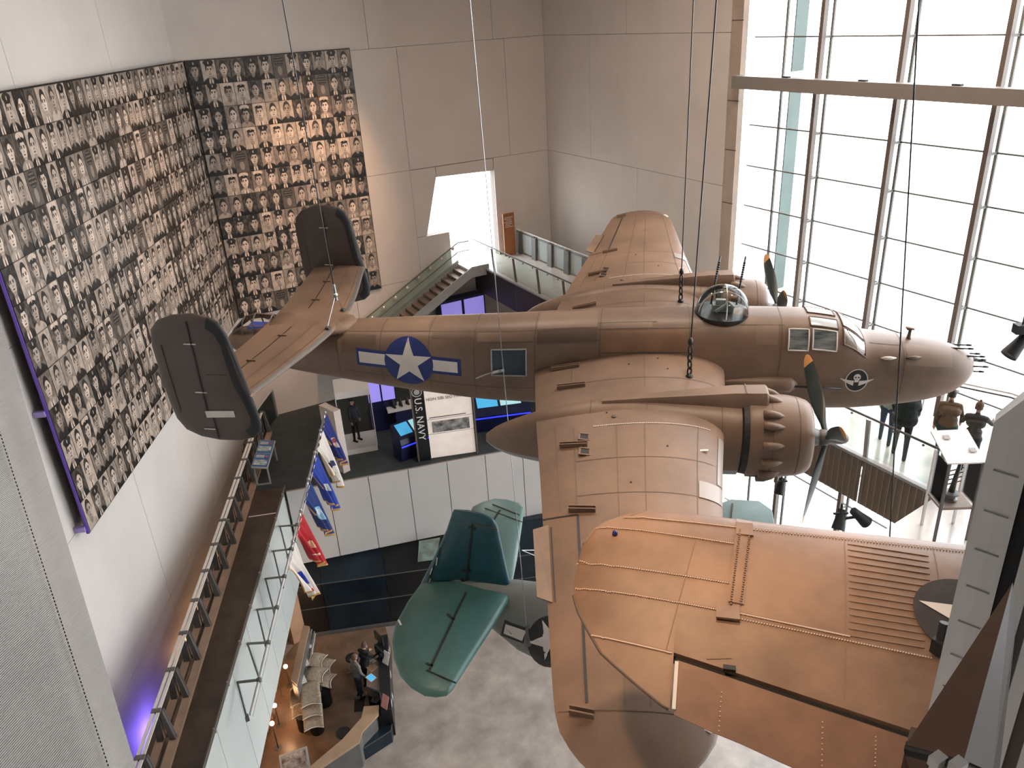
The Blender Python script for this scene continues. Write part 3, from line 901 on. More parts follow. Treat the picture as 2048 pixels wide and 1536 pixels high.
# tail ------------------------------------------------------------------------
TU = .47
STAB = [(0.0, 13.30, 14.98), (.6, 13.34, 15.0), (3.45, 13.88, 15.25)]
def spt(s, x, top=1, e=0.):
    le, te = interp(STAB, abs(s)); c = te - le
    return V(le + c * x, s, TU + top * foil(x) * c * .11 + e)
for sg in (1, -1):
    b = MB(); rings = []
    for i in range(13):
        s = 3.5 * i / 12
        r = [spt(sg * s, x, 1) for x in reversed(XS)] + [spt(sg * s, x, -1) for x in XS[1:-1]]
        rings.append(r if sg > 0 else r[::-1])
    b.loft(rings); st = b.build('tailplane', M['skin'], bomber, True, 60)
    def sstrip(x0, s0, x1, s1, w, m, name='panel_seam', e=.005):
        P = [spt(sg * (s0 + (s1 - s0) * i / 10), x0 + (x1 - x0) * i / 10, 1, e) for i in range(11)]
        t = (P[-1] - P[0]).normalized().cross(Vector((0, 0, 1))).normalized() * w / 2
        b = MB(); b.grid([[p - t for p in P], [p + t for p in P]]); b.build(name, M[m], st)
    sstrip(.58, .5, .58, 3.4, .022, 'black', 'elevator_gap')
    sstrip(.30, .5, .30, 3.4, .010, 'seam'); sstrip(.10, .5, .10, 3.4, .012, 'seam')
    b = MB(); b.grid([[spt(sg * (.55 + 2.85 * i / 12), .001 + .05 * (j / 5) ** 1.8, 1, .008) for i in range(13)] for j in range(6)]); b.build('leading_edge_boot', M['dgrey'], st, True)
    for s in (1.0, 2.2):
        b = MB(); b.box(spt(sg * s, .56, 1, .02), (.20, .03, .03)); b.build('elevator_hinge', M['skin'], st)
    # fin and rudder
    out = [(14.05, 1.30), (14.13, 1.72), (14.25, 1.96), (14.45, 2.08), (14.72, 2.12), (15.10, 2.08), (15.40, 1.97), (15.58, 1.78), (15.64, 1.45), (15.62, .8), (15.58, .25), (15.52, -.10), (15.38, -.34), (15.10, -.48), (14.72, -.54), (14.30, -.52), (14.02, -.44), (13.86, -.30), (13.82, -.10), (13.85, .15)]
    ca, cu = 14.7, .8
    b = MB()
    rings = []
    FO = [V(a, 0, u) for a, u in out]
    ctr = V(ca, 0, cu)
    for k, (sc_, h) in enumerate(((.55, -.085), (.86, -.075), (.96, -.055), (1.0, -.012), (1.0, .012), (.96, .055), (.86, .075), (.55, .085))):
        rings.append([ctr + (p - ctr) * sc_ + Vector((0, -sg * 3.47 - h * 1.0, 0)) for p in FO])
    b.loft(rings); fin = b.build('fin', M['findark'], bomber, True, 50)
    def fstrip(p, q, w, m, name, side):
        y = -sg * 3.47 - side * .092
        P, Q = Vector((-p[0], y, p[1])), Vector((-q[0], y, q[1]))
        b = MB(); b.bar(P, Q, w, .012, up=(0, 1, 0)); return b.build(name, M[m], fin)
    for side in (1, -1):
        fstrip((14.80, 2.0), (14.80, 1.55), .02, 'black', 'rudder_gap', side); fstrip((14.80, 1.6), (14.80, .05), .03, 'black', 'rudder_gap', side)
        fstrip((14.80, .07), (14.62, .05), .02, 'black', 'rudder_gap', side); fstrip((14.72, .1), (14.70, -.45), .025, 'black', 'rudder_gap', side)
        fstrip((15.42, 1.5), (15.36, .1), .012, 'seam', 'panel_seam', side)
        for u in (1.55, .55, -.25): fstrip((14.95, u), (14.72, u), .02, 'inswhite', 'rudder_hinge', side)
        fstrip((14.25, .93), (14.65, .93), .012, 'seam', 'panel_seam', side)
    if sg == 1:
        b = MB(); b.box(V(14.55, 3.57, .10), (.58, .012, .14), Matrix.Rotation(R(-4), 3, 'Y')); b.build('fin_patch', M['inswhite'], fin)
    lead = [(14.42, 2.07), (14.25, 1.96), (14.13, 1.72), (14.05, 1.30), (13.95, .72), (13.85, .15), (13.82, -.10), (13.86, -.30), (14.02, -.44)]
    rows = []
    for a, u in lead:
        c0 = V(ca, 0, cu); p = V(a, 0, u); dd = (p - c0).normalized()
        base = p + Vector((0, -sg * 3.47, 0))
        rows.append([base - dd * q + Vector((0, h, 0)) + dd * .012 for q, h in ((.22, .088), (.13, .083), (.04, .050), (0, .012), (0, -.012), (.04, -.050), (.13, -.083), (.22, -.088))])
    b = MB(); b.grid(rows); b.build('de_icing_boot', M['black'], fin, True)

# tail gunner's greenhouse
b = MB()
gh = []
for a, hw, zt in ((14.75, .24, .42), (14.95, .29, .58), (15.35, .30, .60), (15.62, .28, .52), (15.92, .20, .22), (16.02, .15, .05)):
    gh.append([V(a, math.cos(math.pi * k / 10) * hw, .02 + (zt - .02) * math.sin(math.pi * k / 10) ** .75) for k in range(11)])
b.grid(gh); cano = b.build('tail_canopy', M['canopy'], bomber, True)
for r in gh[:5]:
    b = MB(); b.tube(r, .016, 6); b.build('canopy_frame', M['dgrey'], cano, True)
for k in (2, 5, 8):
    b = MB(); b.tube([r[k] for r in gh[:5]], .012, 6); b.build('canopy_frame', M['skin'], cano, True)
b = MB(); b.box(V(15.35, 0, .18), (.4, .3, .3)); b.build('gunner_seat', mat('blue_seat', (.05, .08, .45), .5), cano)  # seat box in plain blue
# top spine fillet between the tailplanes
b = MB(); b.loft([[V(a, hw * math.cos(2 * math.pi * k / 16), TU - .06 + h * math.sin(2 * math.pi * k / 16)) for k in range(16)] for a, hw, h in ((12.9, .1, .05), (13.2, .45, .12), (13.6, .62, .14), (14.4, .6, .14), (14.9, .45, .12))])
b.build('tail_fillet', M['skin'], bomber, True)

# ---------------------------------------------------------------- portrait walls
class X:
    """tiny arithmetic front end for shader math nodes"""
    nt = None
    def __init__(s, sock): s.s = sock
    @staticmethod
    def op(o, *a):
        n = X.nt.nodes.new('ShaderNodeMath'); n.operation = o
        for i, v in enumerate(a):
            if isinstance(v, X): X.nt.links.new(v.s, n.inputs[i])
            else: n.inputs[i].default_value = v
        return X(n.outputs[0])
    def __add__(s, o): return X.op('ADD', s, o)
    __radd__ = __add__
    def __sub__(s, o): return X.op('SUBTRACT', s, o)
    def __rsub__(s, o): return X.op('SUBTRACT', o, s)
    def __mul__(s, o): return X.op('MULTIPLY', s, o)
    __rmul__ = __mul__
    def gt(s, o): return X.op('GREATER_THAN', s, o)
    def abs(s): return X.op('ABSOLUTE', s)
def mixv(a, b, f): return a + (b - a) * f
def ell(x, y, cx, cy, rx, ry, soft=.12):
    dx = (x - cx) * (1 / rx); dy = (y - cy) * (1 / ry)
    d = dx * dx + dy * dy
    n = X.nt.nodes.new('ShaderNodeMapRange'); n.interpolation_type = 'SMOOTHSTEP'
    X.nt.links.new(d.s, n.inputs[0]); n.inputs[1].default_value = 1 - soft; n.inputs[2].default_value = 1 + soft; n.inputs[3].default_value = 1; n.inputs[4].default_value = 0
    return X(n.outputs[0])

def portrait_material():
    m = bpy.data.materials.new('portrait_print'); m.use_nodes = True
    nt = X.nt = m.node_tree
    bs = nt.nodes['Principled BSDF']; bs.inputs['Roughness'].default_value = .42
    uv = nt.nodes.new('ShaderNodeUVMap'); sp = nt.nodes.new('ShaderNodeSeparateXYZ'); nt.links.new(uv.outputs[0], sp.inputs[0])
    x, y = X(sp.outputs[0]), X(sp.outputs[1])
    at = nt.nodes.new('ShaderNodeAttribute'); at.attribute_name = 'seed'
    sc_ = nt.nodes.new('ShaderNodeSeparateColor'); nt.links.new(at.outputs['Color'], sc_.inputs[0])
    r, g, b_ = X(sc_.outputs[0]), X(sc_.outputs[1]), X(sc_.outputs[2]); a = X(at.outputs['Alpha'])
    r2 = X.op('FRACT', r * 7.31 + g * 3.7); g2 = X.op('FRACT', g * 5.17 + b_ * 2.9); b2 = X.op('FRACT', b_ * 9.13 + r * 1.7)
    ns = nt.nodes.new('ShaderNodeTexNoise'); ns.inputs['Scale'].default_value = 6
    mp = nt.nodes.new('ShaderNodeVectorMath'); mp.operation = 'ADD'; nt.links.new(uv.outputs[0], mp.inputs[0]); nt.links.new(at.outputs['Color'], mp.inputs[1]); nt.links.new(mp.outputs[0], ns.inputs['Vector'])
    nz = X(ns.outputs['Fac']) - .5
    bg = .03 + r * .46 + nz * .34
    cx = .43 + g * .14; dy = (r2 - .5) * .06
    hx = (x - cx) * .73; hy = (y - dy) * .74 + .145
    # shoulders, dark or pale uniform
    uni = mixv(.008 + r2 * .03, .34 + r2 * .15, g2.gt(.74))
    v = mixv(bg, uni + nz * .05, ell(hx, hy, 0, -.02, .50, .37, .10))
    v = mixv(v, uni * .6 + .01, ell(hx, hy, .26, .04, .10, .22, .4) * .6)
    # shirt, tie
    sh = ell(hx, hy, 0, .20, .115, .17, .25)
    v = mixv(v, .46 + b2 * .16, sh * b2.gt(.3))
    v = mixv(v, .02, ell(hx, hy, 0, .13, .030, .16, .4) * b2.gt(.3))
    face = .34 + b2 * .26
    v = mixv(v, face * .62, ell(hx, hy, 0, .37, .10, .12, .2))                     # neck
    ear = ell(hx.abs(), hy, .185, .58, .035, .06, .3); v = mixv(v, face * .8, ear)
    hd = ell(hx, hy, 0, .585, .185, .235, .10)
    lit = face + (hx * (g2 - .5) * 1.3) + nz * .10
    v = mixv(v, lit, hd)
    # hair, brows, eyes, nose, mouth
    hair = ell(hx, hy, 0, .60, .200, .250, .10) * (1 - ell(hx, hy, .02, .535, .175, .205, .12)) * y.gt(.55)
    v = mixv(v, .02 + r2 * .05, hair)
    v = mixv(v, .05, ell(hx.abs(), hy, .078, .622, .052, .020, .5) * .8)
    v = mixv(v, .03, ell(hx.abs(), hy, .076, .590, .034, .020, .5))
    v = mixv(v, face * .55, ell(hx, hy, .012, .515, .040, .018, .6))
    v = mixv(v, .09, ell(hx, hy, 0, .452, .062, .014, .5))
    v = mixv(v, face * .5, ell(hx, hy, 0, .385, .10, .022, .7) * .7)
    # cap with visor, half of them; some are pale naval caps
    cap = b_.gt(.47)
    ct = mixv(.022 + g2 * .03, .55, g2.gt(.74))
    v = mixv(v, ct, ell(hx, hy, 0, .815, .262, .090, .15) * cap)
    v = mixv(v, .02, ell(hx, hy, 0, .745, .205, .052, .15) * cap)
    v = mixv(v, .42, ell(hx, hy, 0, .80, .035, .045, .4) * cap)
    # the few tiles that carry a ribbon of stars instead of a face
    med = a.gt(.955)
    vo = nt.nodes.new('ShaderNodeTexVoronoi'); vo.inputs['Scale'].default_value = 9; vo.inputs['Randomness'].default_value = 0; nt.links.new(uv.outputs[0], vo.inputs['Vector'])
    dots = X.op('LESS_THAN', X(vo.outputs['Distance']), .22) * ell(x, y, .5, .74, .34, .2)
    mv = .14 + nz * .1; mv = mixv(mv, .05, ell(x, y, .5, .74, .38, .23)); mv = mixv(mv, .35, dots); mv = mixv(mv, .30, ell(x, y, .5, .3, .17, .2))
    v = mixv(v, mv, med)
    # print border
    ed = X.op('MINIMUM', X.op('MINIMUM', x, 1 - x), X.op('MINIMUM', y, 1 - y))
    v = v * (.8 + .2 * ed.gt(.02))
    v = X.op('POWER', X.op('MAXIMUM', v, .008), 1.3) * 1.1
    cc = nt.nodes.new('ShaderNodeCombineColor')
    for i, k in enumerate((1.12, .92, .77)): nt.links.new((v * k).s, cc.inputs[i])
    nt.links.new(cc.outputs[0], bs.inputs['Base Color'])
    return m
M['portrait'] = portrait_material()

def tile_mesh(tiles, name):
    """tiles: (lower-left corner, u vector, v vector, normal, thickness, seed)"""
    vs, fs, uvs, sd = [], [], [], []
    for (o, u, v, n, t, s) in tiles:
        k = len(vs)
        q = [o, o + u, o + u + v, o + v]
        vs += [p + n * t for p in q] + q
        fs += [(k, k + 1, k + 2, k + 3), (k + 4, k + 5, k + 1, k), (k + 5, k + 6, k + 2, k + 1), (k + 6, k + 7, k + 3, k + 2), (k + 7, k + 4, k, k + 3)]
        uvs += [(0, 0), (1, 0), (1, 1), (0, 1)] + [(0, 0), (0, 0), (0, 0), (0, 0)] * 4
        sd += [s] * 8
    me = bpy.data.meshes.new(name); me.from_pydata([tuple(v) for v in vs], [], fs)
    me.materials.append(M['portrait'])
    l = me.uv_layers.new(name='UVMap'); l.data.foreach_set('uv', [c for p in uvs for c in p])
    a = me.attributes.new('seed', 'FLOAT_COLOR', 'POINT'); a.data.foreach_set('color', [c for p in sd for c in p])
    me.update(); return me

ZT0, ZB0, NR = 20.13, 10.82, 12
TH = (ZT0 - ZB0) / NR
rnd = random.Random(7)
def seed(): return (rnd.random(), rnd.random(), rnd.random(), rnd.random())
def bank(root, org, d, n, ncol, tw, solo, order):
    """rows of portrait tiles from org along d; order gives columns nearest to the viewer first"""
    rest = []
    for k, c in enumerate(order):
        for r in range(NR):
            g = .006
            o = org + d * (c * tw + g) + Vector((0, 0, ZB0 + r * TH + g))
            t = (o, d * (tw - 2 * g), Vector((0, 0, TH - 2 * g)), n, .022 + rnd.uniform(-.003, .004), seed())
            if k < solo: ins(put('portrait_tile', tile_mesh([t], 'portrait_tile'), root), root.location)
            else: rest.append(t)
    if rest:
        o = ins(put('portrait_tiles', tile_mesh(rest, 'portrait_tiles'), root), root.location); o['kind'] = 'stuff'

# bank on the far wall
pw = empty('portrait_bank', (4.2, YB - .1, ZB0), label='warm-lit bank of portrait photographs on the far wall behind the tail fin', cat='photo display')
b = MB(); b.prism([(4.22, YB - .02, ZB0 - .03), (10.13, YB - .02, ZB0 - .03), (10.13, YB - .02, ZT0 + .03), (4.22, YB - .02, ZT0 + .03)], (0, -.05, 0)); ins(b.build('backing_board', M['dark'], pw), pw.location)
bank(pw, Vector((4.24, YB - .07, 0)), Vector((1, 0, 0)), Vector((0, -1, 0)), 12, .489, 12, list(range(12)))
# long bank on the left wall
NC = 29; TW = .489
PL0 = LC - LD * (NC * TW + .09)
pv = empty('portrait_bank', (PL0.x, PL0.y, ZB0), label='long bank of portrait photographs running along the left wall towards the corner', cat='photo display')
b = MB(); e0, e1 = PL0 - LD * .03, LC - LD * .08
b.prism([e0 + Vector((0, 0, ZB0 - .03)), e1 + Vector((0, 0, ZB0 - .03)), e1 + Vector((0, 0, ZT0 + .03)), e0 + Vector((0, 0, ZT0 + .03))], -LN * .06); ins(b.build('backing_board', M['dark'], pv), pv.location)
bank(pv, PL0, LD, LN, NC, TW, 25, list(range(NC)))
M['purple'] = mat('purple_led', (.10, .05, .35), .4, emit=((.22, .10, .70), .10))
b = MB(); q = PL0 - LD * .045 + LN * .0; b.bar(q + Vector((0, 0, ZB0)), q + Vector((0, 0, ZT0)), .02, .06, up=LN); ins(b.build('edge_light_strip', M['purple'], pv), pv.location)
for z in (10.95, 13.9, 16.9, 19.6):
    b = MB(); c = PL0 - LD * .06 + Vector((0, 0, z)); b.bar(c - LN * .03, c - LN * .27, .10, .12); ins(b.build('wall_bracket', mat('bracket_led_tint', (.35, .28, .62), .4), pv), pv.location)  # purple glow of the LED strip painted into the bracket colour

# ---------------------------------------------------------------- dive bomber wing close to the viewer
M['skin2'] = mat('tan_wing_paint', (.215, .128, .078), .45, var=(1.1, .34), bump=(5, .16))
M['skin3'] = mat('rust_brown_paint', (.19, .098, .056), .5, var=(2.2, .25), bump=(6, .1))
dv = empty('dive_bomber', label='tan round-tipped aircraft wing close up, with skin ridges and a drooped aileron', cat='aircraft')
FW = Vector((.67, .74, 0)).normalized() * math.cos(R(9)) + Vector((0, 0, math.sin(R(9))))   # towards the leading edge
PD = Vector((-.74, .67, 0)).normalized() * math.cos(R(3)) + Vector((0, 0, math.sin(R(3))))    # towards the tip
DN = PD.cross(FW) * -1
if DN.z < 0: DN = -DN
DA = atd(1470, 1230, 7.1)
PD = (PD - DN * PD.dot(DN)).normalized()
def dpl(px, py):
    p = atp(px, py, DA, DN) - DA
    return p.dot(PD), p.dot(FW)
# outlines in wing axes (distance inboard q, chordwise c), read off once from the photograph's wing
tipq = dpl(1145, 1180)[0]
le_px = [(1147, 1150), (1165, 1095), (1190, 1062), (1220, 1043), (1290, 1025), (1400, 1033), (1480, 1043), (1700, 1067), (1930, 1092), (2100, 1110), (2300, 1132)]
te_px = [(1147, 1200), (1160, 1240), (1200, 1310), (1260, 1365), (1326, 1418), (1411, 1457), (1505, 1495), (1590, 1536), (1800, 1622), (2000, 1700)]
hg_px = [(1345, 1316), (1458, 1353), (1600, 1401), (1808, 1469), (2000, 1530)]
def table(pts): return sorted([(tipq - dpl(*p)[0], dpl(*p)[1]) for p in pts])
c0 = dpl(1145, 1180)[1]
LEt = [(0, c0)] + table(le_px); TEt = [(0, c0)] + table(te_px); HGt = table(hg_px)
def lin(t, x):
    if x <= t[0][0]: return t[0][1]
    for (a, b_), (c, d) in zip(t, t[1:]):
        if x <= c: return b_ + (d - b_) * (x - a) / max(1e-6, c - a)
    (a, b_), (c, d) = t[-2:]
    return d + (d - b_) / (c - a) * (x - c)
QM = 5.2
QA = HGt[0][0]
def dpt(q, x, top=1, e=0.):
    """x 0..1 from leading to trailing edge of the full outline"""
    le, te = lin(LEt, q), lin(TEt, q); ch = le - te
    h = ch * foil(min(1, max(0, x))) * .13 * top + e
    return DA + PD * (tipq - q) + FW * (le - ch * x) + DN * h
def hx(q):
    le, te = lin(LEt, q), lin(TEt, q)
    return (le - lin(HGt, q)) / (le - te)
def half(q0, q1, nq, x0, x1, xs, name, m, par):
    b = MB(); rings = []
    for i in range(nq + 1):
        q = q0 + (q1 - q0) * i / nq
        a, c = x0(q), x1(q)
        top = [dpt(q, a + (c - a) * x, 1) for x in xs]; bot = [dpt(q, a + (c - a) * x, -1, -.005) for x in reversed(xs)]
        rings.append(top + bot)
    b.loft(rings); return b.build(name, m, par, True, 50)
xs = [0, .01, .03, .07, .13, .2, .3, .4, .5, .6, .7, .8, .9, 1]
QS = [.0, .01, .03, .06, .1, .16, .24, .33]
b = MB(); rings = []
for q in [.004, .012, .03, .06, .1, .16, .24, .34, .46, .6, .75, .9, QA - .002]:
    rings.append([dpt(q, x, 1) for x in xs] + [dpt(q, x, -1, -.005) for x in reversed(xs)])
for i in range(20):
    q = QA + .002 + (QM - QA) * i / 19
    h = hx(q)
    rings.append([dpt(q, x * h, 1) for x in xs] + [dpt(q, x * h, -1, -.005) for x in reversed(xs)])
b.loft(rings); wing2 = b.build('wing', M['skin2'], dv, True, 45)
ail = half(QA + .035, QM, 16, lambda q: hx(q) + .02, lambda q: 1.0, xs, 'aileron', M['skin3'], dv)
ail.location = (0, 0, -.015)
b = MB(); b.grid([[dpt(QA + (QM - QA) * i / 16, hx(QA + (QM - QA) * i / 16) + k, 1, -.05) for i in range(17)] for k in (-.01, .03)]); b.build('aileron_gap', M['black'], wing2)
b = MB(); b.bar(dpt(QA + .03, hx(QA + .03) + .03, 1, .005), dpt(QA + .03, .985, 1, .005), .03, .03, up=DN); b.build('aileron_end_rib', M['inswhite'], ail)
def dstrip(pts, w, name, m, e=.006, par=wing2, stuff=False):
    P = [dpt(q, x, 1, e) for q, x in pts]; b = MB(); rows = [[], []]
    for i, p in enumerate(P):
        t = (P[min(i + 1, len(P) - 1)] - P[max(i - 1, 0)]).normalized(); n = t.cross(DN).normalized() * w / 2
        rows[0].append(p - n); rows[1].append(p + n)
    b.grid(rows); return b.build(name, M[m], par)
def px_line(a, b_, n=16):
    out = []
    for i in range(n + 1):
        u, c = dpl(a[0] + (b_[0] - a[0]) * i / n, a[1] + (b_[1] - a[1]) * i / n)
        q = tipq - u; le, te = lin(LEt, q), lin(TEt, q); out.append((q, min(.99, max(.005, (le - c) / (le - te)))))
    return out
M['rivet'] = mat('pale_rivet', (.50, .36, .26), .4)  # rivets paler than the wing paint
M['skinseam'] = mat('tan_wing_seam', (.20, .12, .075), .6)
# laced rib seams running along the span
for a, c in (((1195, 1065), (1475, 1110)), ((1250, 1046), (1480, 1072)), ((1155, 1135), (1470, 1190)), ((1152, 1182), (1445, 1240)), ((1180, 1272), (1340, 1315)), ((1475, 1255), (1850, 1335)), ((1500, 1075), (1930, 1120)), ((1475, 1245), (1690, 1292))):
    pl = px_line(a, c)
    o = dstrip(pl, .012, 'panel_seam', 'skinseam')
    b = MB()
    for i in range(70):
        t = i / 69 * 15.999; k = int(t); f = t - k
        q = pl[k][0] + (pl[k + 1][0] - pl[k][0]) * f; x = pl[k][1] + (pl[k + 1][1] - pl[k][1]) * f
        b.box(dpt(q, x + .006, 1, .006), (.014, .012, .010))
    s = b.build('rivet_row', M['rivet'], wing2); s['kind'] = 'stuff'
for a, c in (((1685, 1100), (1683, 1415)), ((1860, 1110), (1868, 1180)), ((1390, 1100), (1330, 1310)), ((1460, 1330), (1410, 1330))):
    dstrip(px_line(a, c), .008, 'panel_seam', 'skinseam')
# doubled strap joint
for off, ww, mm in ((0, .14, 'skin2'),):
    dstrip(px_line((1488, 1050), (1468, 1228)), ww, 'joint_strap', mm, .012)
for dx in (-10, 10):
    pl = px_line((1488 + dx, 1080), (1468 + dx, 1225))
    b = MB()
    for q, x in pl:
        for k in (0, .012): b.lathe([(.011, 0), (.009, .012)], axis_matrix(dpt(q, min(1, x + k), 1, .012), DN), 6)
    s = b.build('strap_bolt_row', M['skinseam'], wing2); s['kind'] = 'stuff'
b = MB(); b.box(dpt(px_line((1487, 1050), (1487, 1052))[0][0], .10, 1, .012), (.16, .2, .02), Matrix.Rotation(math.atan2(PD.y, PD.x), 3, 'Z')); b.build('strap_plate', M['skin2'], wing2)
b = MB(); b.box(dpt(*px_line((1452, 1240), (1452, 1242))[0], 1, .008), (.20, .24, .02), Matrix.Rotation(math.atan2(PD.y, PD.x), 3, 'Z')); b.build('strap_plate', M['skin2'], wing2)
# raised ridges of the inner skin
for k in range(15):
    y0 = 1108 + 13.2 * k
    P = [dpt(q, x, 1, .002) for q, x in px_line((1690, y0), (1850 - max(0, k - 6) * 1.5, y0 + 26))]
    b = MB(); b.tube(P, [.002] + [.0065] * 15 + [.003], 6); b.build('skin_ridge', M['skin2'], wing2, True)
# leading edge bead, tip bead
b = MB(); b.tube([dpt(q, .0, 1, .0) for q in [.02, .05, .1, .2, .35, .5, .8, 1.2, 1.8, 2.4, 3, 3.6, 4.4, 5.2]], .018, 6); b.build('edge_bead', M['skin2'], wing2, True)
b = MB(); b.tube([dpt(q, .995, 1, .0) for q in [.02, .05, .1, .2, .35, .5, .7, .9, QA - .01]], .014, 6); b.build('edge_bead', M['seam'], wing2, True)
dstrip(px_line((1262, 1042), (1285, 1030), 4), .012, 'panel_seam', 'skinseam')
b = MB(); b.lathe([(.028, 0), (.026, .03), (.012, .05)], axis_matrix(dpt(*px_line((1230, 1085), (1231, 1085))[0], 1, .0), DN), 12); b.build('wing_light', mat('blue_wing_light', (.02, .02, .16), .2), wing2, True)
for px, py in ((1455, 1350),):
    b = MB(); b.box(dpt(*px_line((px, py), (px + 1, py))[0], 1, .012), (.10, .05, .03), Matrix.Rotation(math.atan2(PD.y, PD.x), 3, 'Z')); b.build('hinge_bracket', M['dark'], wing2)
for px0, py0, px1, py1 in ((1440, 1390, 1435, 1460), (1640, 1450, 1640, 1530), (1745, 1480, 1745, 1540)):
    pl = px_line((px0, py0), (px1, py1), 8); b = MB()
    for q, x in pl: b.lathe([(.007, 0), (.006, .006)], axis_matrix(dpt(q, x, 1, .002), DN), 6)
    s = b.build('rivet_row', M['rivet'], ail); s['kind'] = 'stuff'
# the rest of the aircraft, towards and beyond the right edge of the view
def dloc(q, c, h): return DA + PD * (tipq - q) + FW * c + DN * h
b = MB(); b.loft([[dloc(6.05 + .62 * r * math.cos(2 * math.pi * k / 24), c, .05 + hz + .78 * r * math.sin(2 * math.pi * k / 24)) for k in range(24)] for c, r, hz in ((3.1, .55, .1), (2.9, .95, .1), (2.0, 1.05, .1), (.8, 1.0, .12), (-1.0, .9, .12), (-3.0, .6, .15), (-4.6, .32, .2), (-5.4, .08, .22))])
b.build('fuselage', M['skin2'], dv, True)
b = MB(); b.loft([[dloc(6.4 + q, le - (le - te) * x, foil(x) * .12 * (le - te)) for x in xs] + [dloc(6.4 + q, le - (le - te) * x, -foil(x) * .12 * (le - te) - .005) for x in reversed(xs)] for q, le, te in ((0, 1.55, -1.15), (2.5, 1.25, -.95), (4.4, .95, -.6), (5.0, .5, -.2))]); b.build('wing', M['skin2'], dv, True, 45)
# upper wing insignia
sc0 = px_line((1925, 1262), (1926, 1262))[0]
cen = dpt(sc0[0], sc0[1], 1, .0)
def disc2(r, e, name, m, star=False):
    b = MB()
    if star: lp = [(x * r, y * r) for x, y in starpts(1.0)]
    else: lp = [(r * math.cos(t * math.pi / 24), r * math.sin(t * math.pi / 24)) for t in range(48)]
    rows = []
    for k in range(6):
        row = []
        for x, y in lp + lp[:1]:
            u = tipq - sc0[0] + x * k / 5; c = (cen - DA).dot(FW) + y * k / 5
            q = tipq - u; le, te = lin(LEt, q), lin(TEt, q); row.append(dpt(q, min(.99, max(.01, (le - c) / (le - te))), 1, e))
        rows.append(row)
    b.grid(rows); b.build(name, M[m], wing2)
M['insgrey'] = mat('faded_insignia', (.030, .024, .022), .8, var=(6, .3))
disc2(.44, .014, 'insignia_disc', 'insgrey'); disc2(.40, .018, 'insignia_star', 'inswhite', True)
b = MB(); c = dpt(*px_line((1862, 1330), (1863, 1330))[0], 1, .10); b.box(c, (.10, .10, .14)); b.tube([c, c + Vector((.05, .03, .2))], .04, 8); b.build('wing_fitting', M['black'], wing2)

# ---------------------------------------------------------------- blue-green torpedo bomber, tail towards the viewer's left
tb = empty('torpedo_bomber', label='dark teal aircraft tail with fin and tailplanes, star on fuselage, hanging low', cat='aircraft')
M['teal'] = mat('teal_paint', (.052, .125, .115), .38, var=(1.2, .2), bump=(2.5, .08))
M['teal2'] = mat('pale_lit_teal', (.10, .17, .155), .42, var=(1.2, .2))  # paler copy of the teal, window light on the wing put into the colour
M['tgrey'] = mat('sea_grey_paint', (.17, .18, .17), .5, var=(1.2, .15))
ZG = 8.6
UPZ = Vector((0, 0, 1))
Hd = Vector((.72, -.69, 0)).normalized(); Pp = Vector((-Hd.y, Hd.x, 0))     # heading, port side
root = atz(1025, 1180, ZG)
def thick(poly, n, t, name, m, par, bevel=.9):
    """a lens-like slab from an outline: full size in the middle plane, inset faces"""
    c = sum((Vector(p) for p in poly), Vector()) / len(poly); n = Vector(n).normalized()
    rings = [[c + (Vector(p) - c) * s + n * h * t for p in poly] for s, h in ((.5, -.5), (bevel, -.42), (.975, -.22), (1, 0), (.975, .22), (bevel, .42), (.5, .5))]
    b = MB(); b.loft(rings); return b.build(name, m, par, True, 50)
def zp(pts, z): return [atz(x, y, z) for x, y in pts]
near = zp([(1026, 1188), (985, 1255), (940, 1325), (905, 1380), (893, 1391), (872, 1394), (848, 1391), (822, 1376), (800, 1352), (787, 1320), (783, 1285), (790, 1250), (815, 1205), (842, 1168), (925, 1158), (980, 1165)], ZG)
far = zp([(1024, 1170), (1034, 1120), (1043, 1060), (1048, 1018), (1038, 1008), (1015, 1001), (990, 999), (965, 1006), (945, 1016), (915, 1080), (890, 1140), (940, 1158)], ZG)
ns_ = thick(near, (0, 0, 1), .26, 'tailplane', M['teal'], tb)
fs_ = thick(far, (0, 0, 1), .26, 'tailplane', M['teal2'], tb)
FN = Pp
fr = atz(925, 1160, ZG + .12)
def fpl(px, py): return atp(px, py, fr, FN)
finp = [fpl(*p) for p in [(1025, 1186), (1012, 1130), (1000, 1075), (995, 1050), (985, 1036), (960, 1026), (935, 1020), (908, 1019), (903, 1030), (893, 1060), (870, 1110), (842, 1166), (925, 1158), (975, 1168)]]
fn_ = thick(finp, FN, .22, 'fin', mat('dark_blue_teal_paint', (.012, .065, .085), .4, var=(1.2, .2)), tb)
def zstrip(a, c, w, m, name, par, z=ZG + .135, h=.02):
    b = MB(); b.bar(atz(*a, z), atz(*c, z), w, h); return b.build(name, M[m], par)
zstrip((932, 1185), (858, 1342), .05, 'black', 'elevator_gap', ns_); zstrip((853, 1340), (912, 1366), .025, 'black', 'panel_seam', ns_)
zstrip((895, 1228), (908, 1240), .05, 'black', 'hinge_horn', ns_); zstrip((852, 1326), (866, 1332), .05, 'black', 'hinge_horn', ns_)
zstrip((1000, 1020), (975, 1060), .05, 'black', 'elevator_gap', fs_); zstrip((985, 1008), (1040, 1030), .02, 'seam', 'panel_seam', fs_); zstrip((970, 1016), (1045, 1044), .02, 'seam', 'panel_seam', fs_)
zstrip((797, 1240), (802, 1250), .04, 'inswhite', 'tail_light', ns_)
def vstrip(a, c, w, m, name):
    b = MB(); off = FN * -.125
    b.bar(fpl(*a) + off, fpl(*c) + off, w, .02, up=FN); return b.build(name, M[m], fn_)
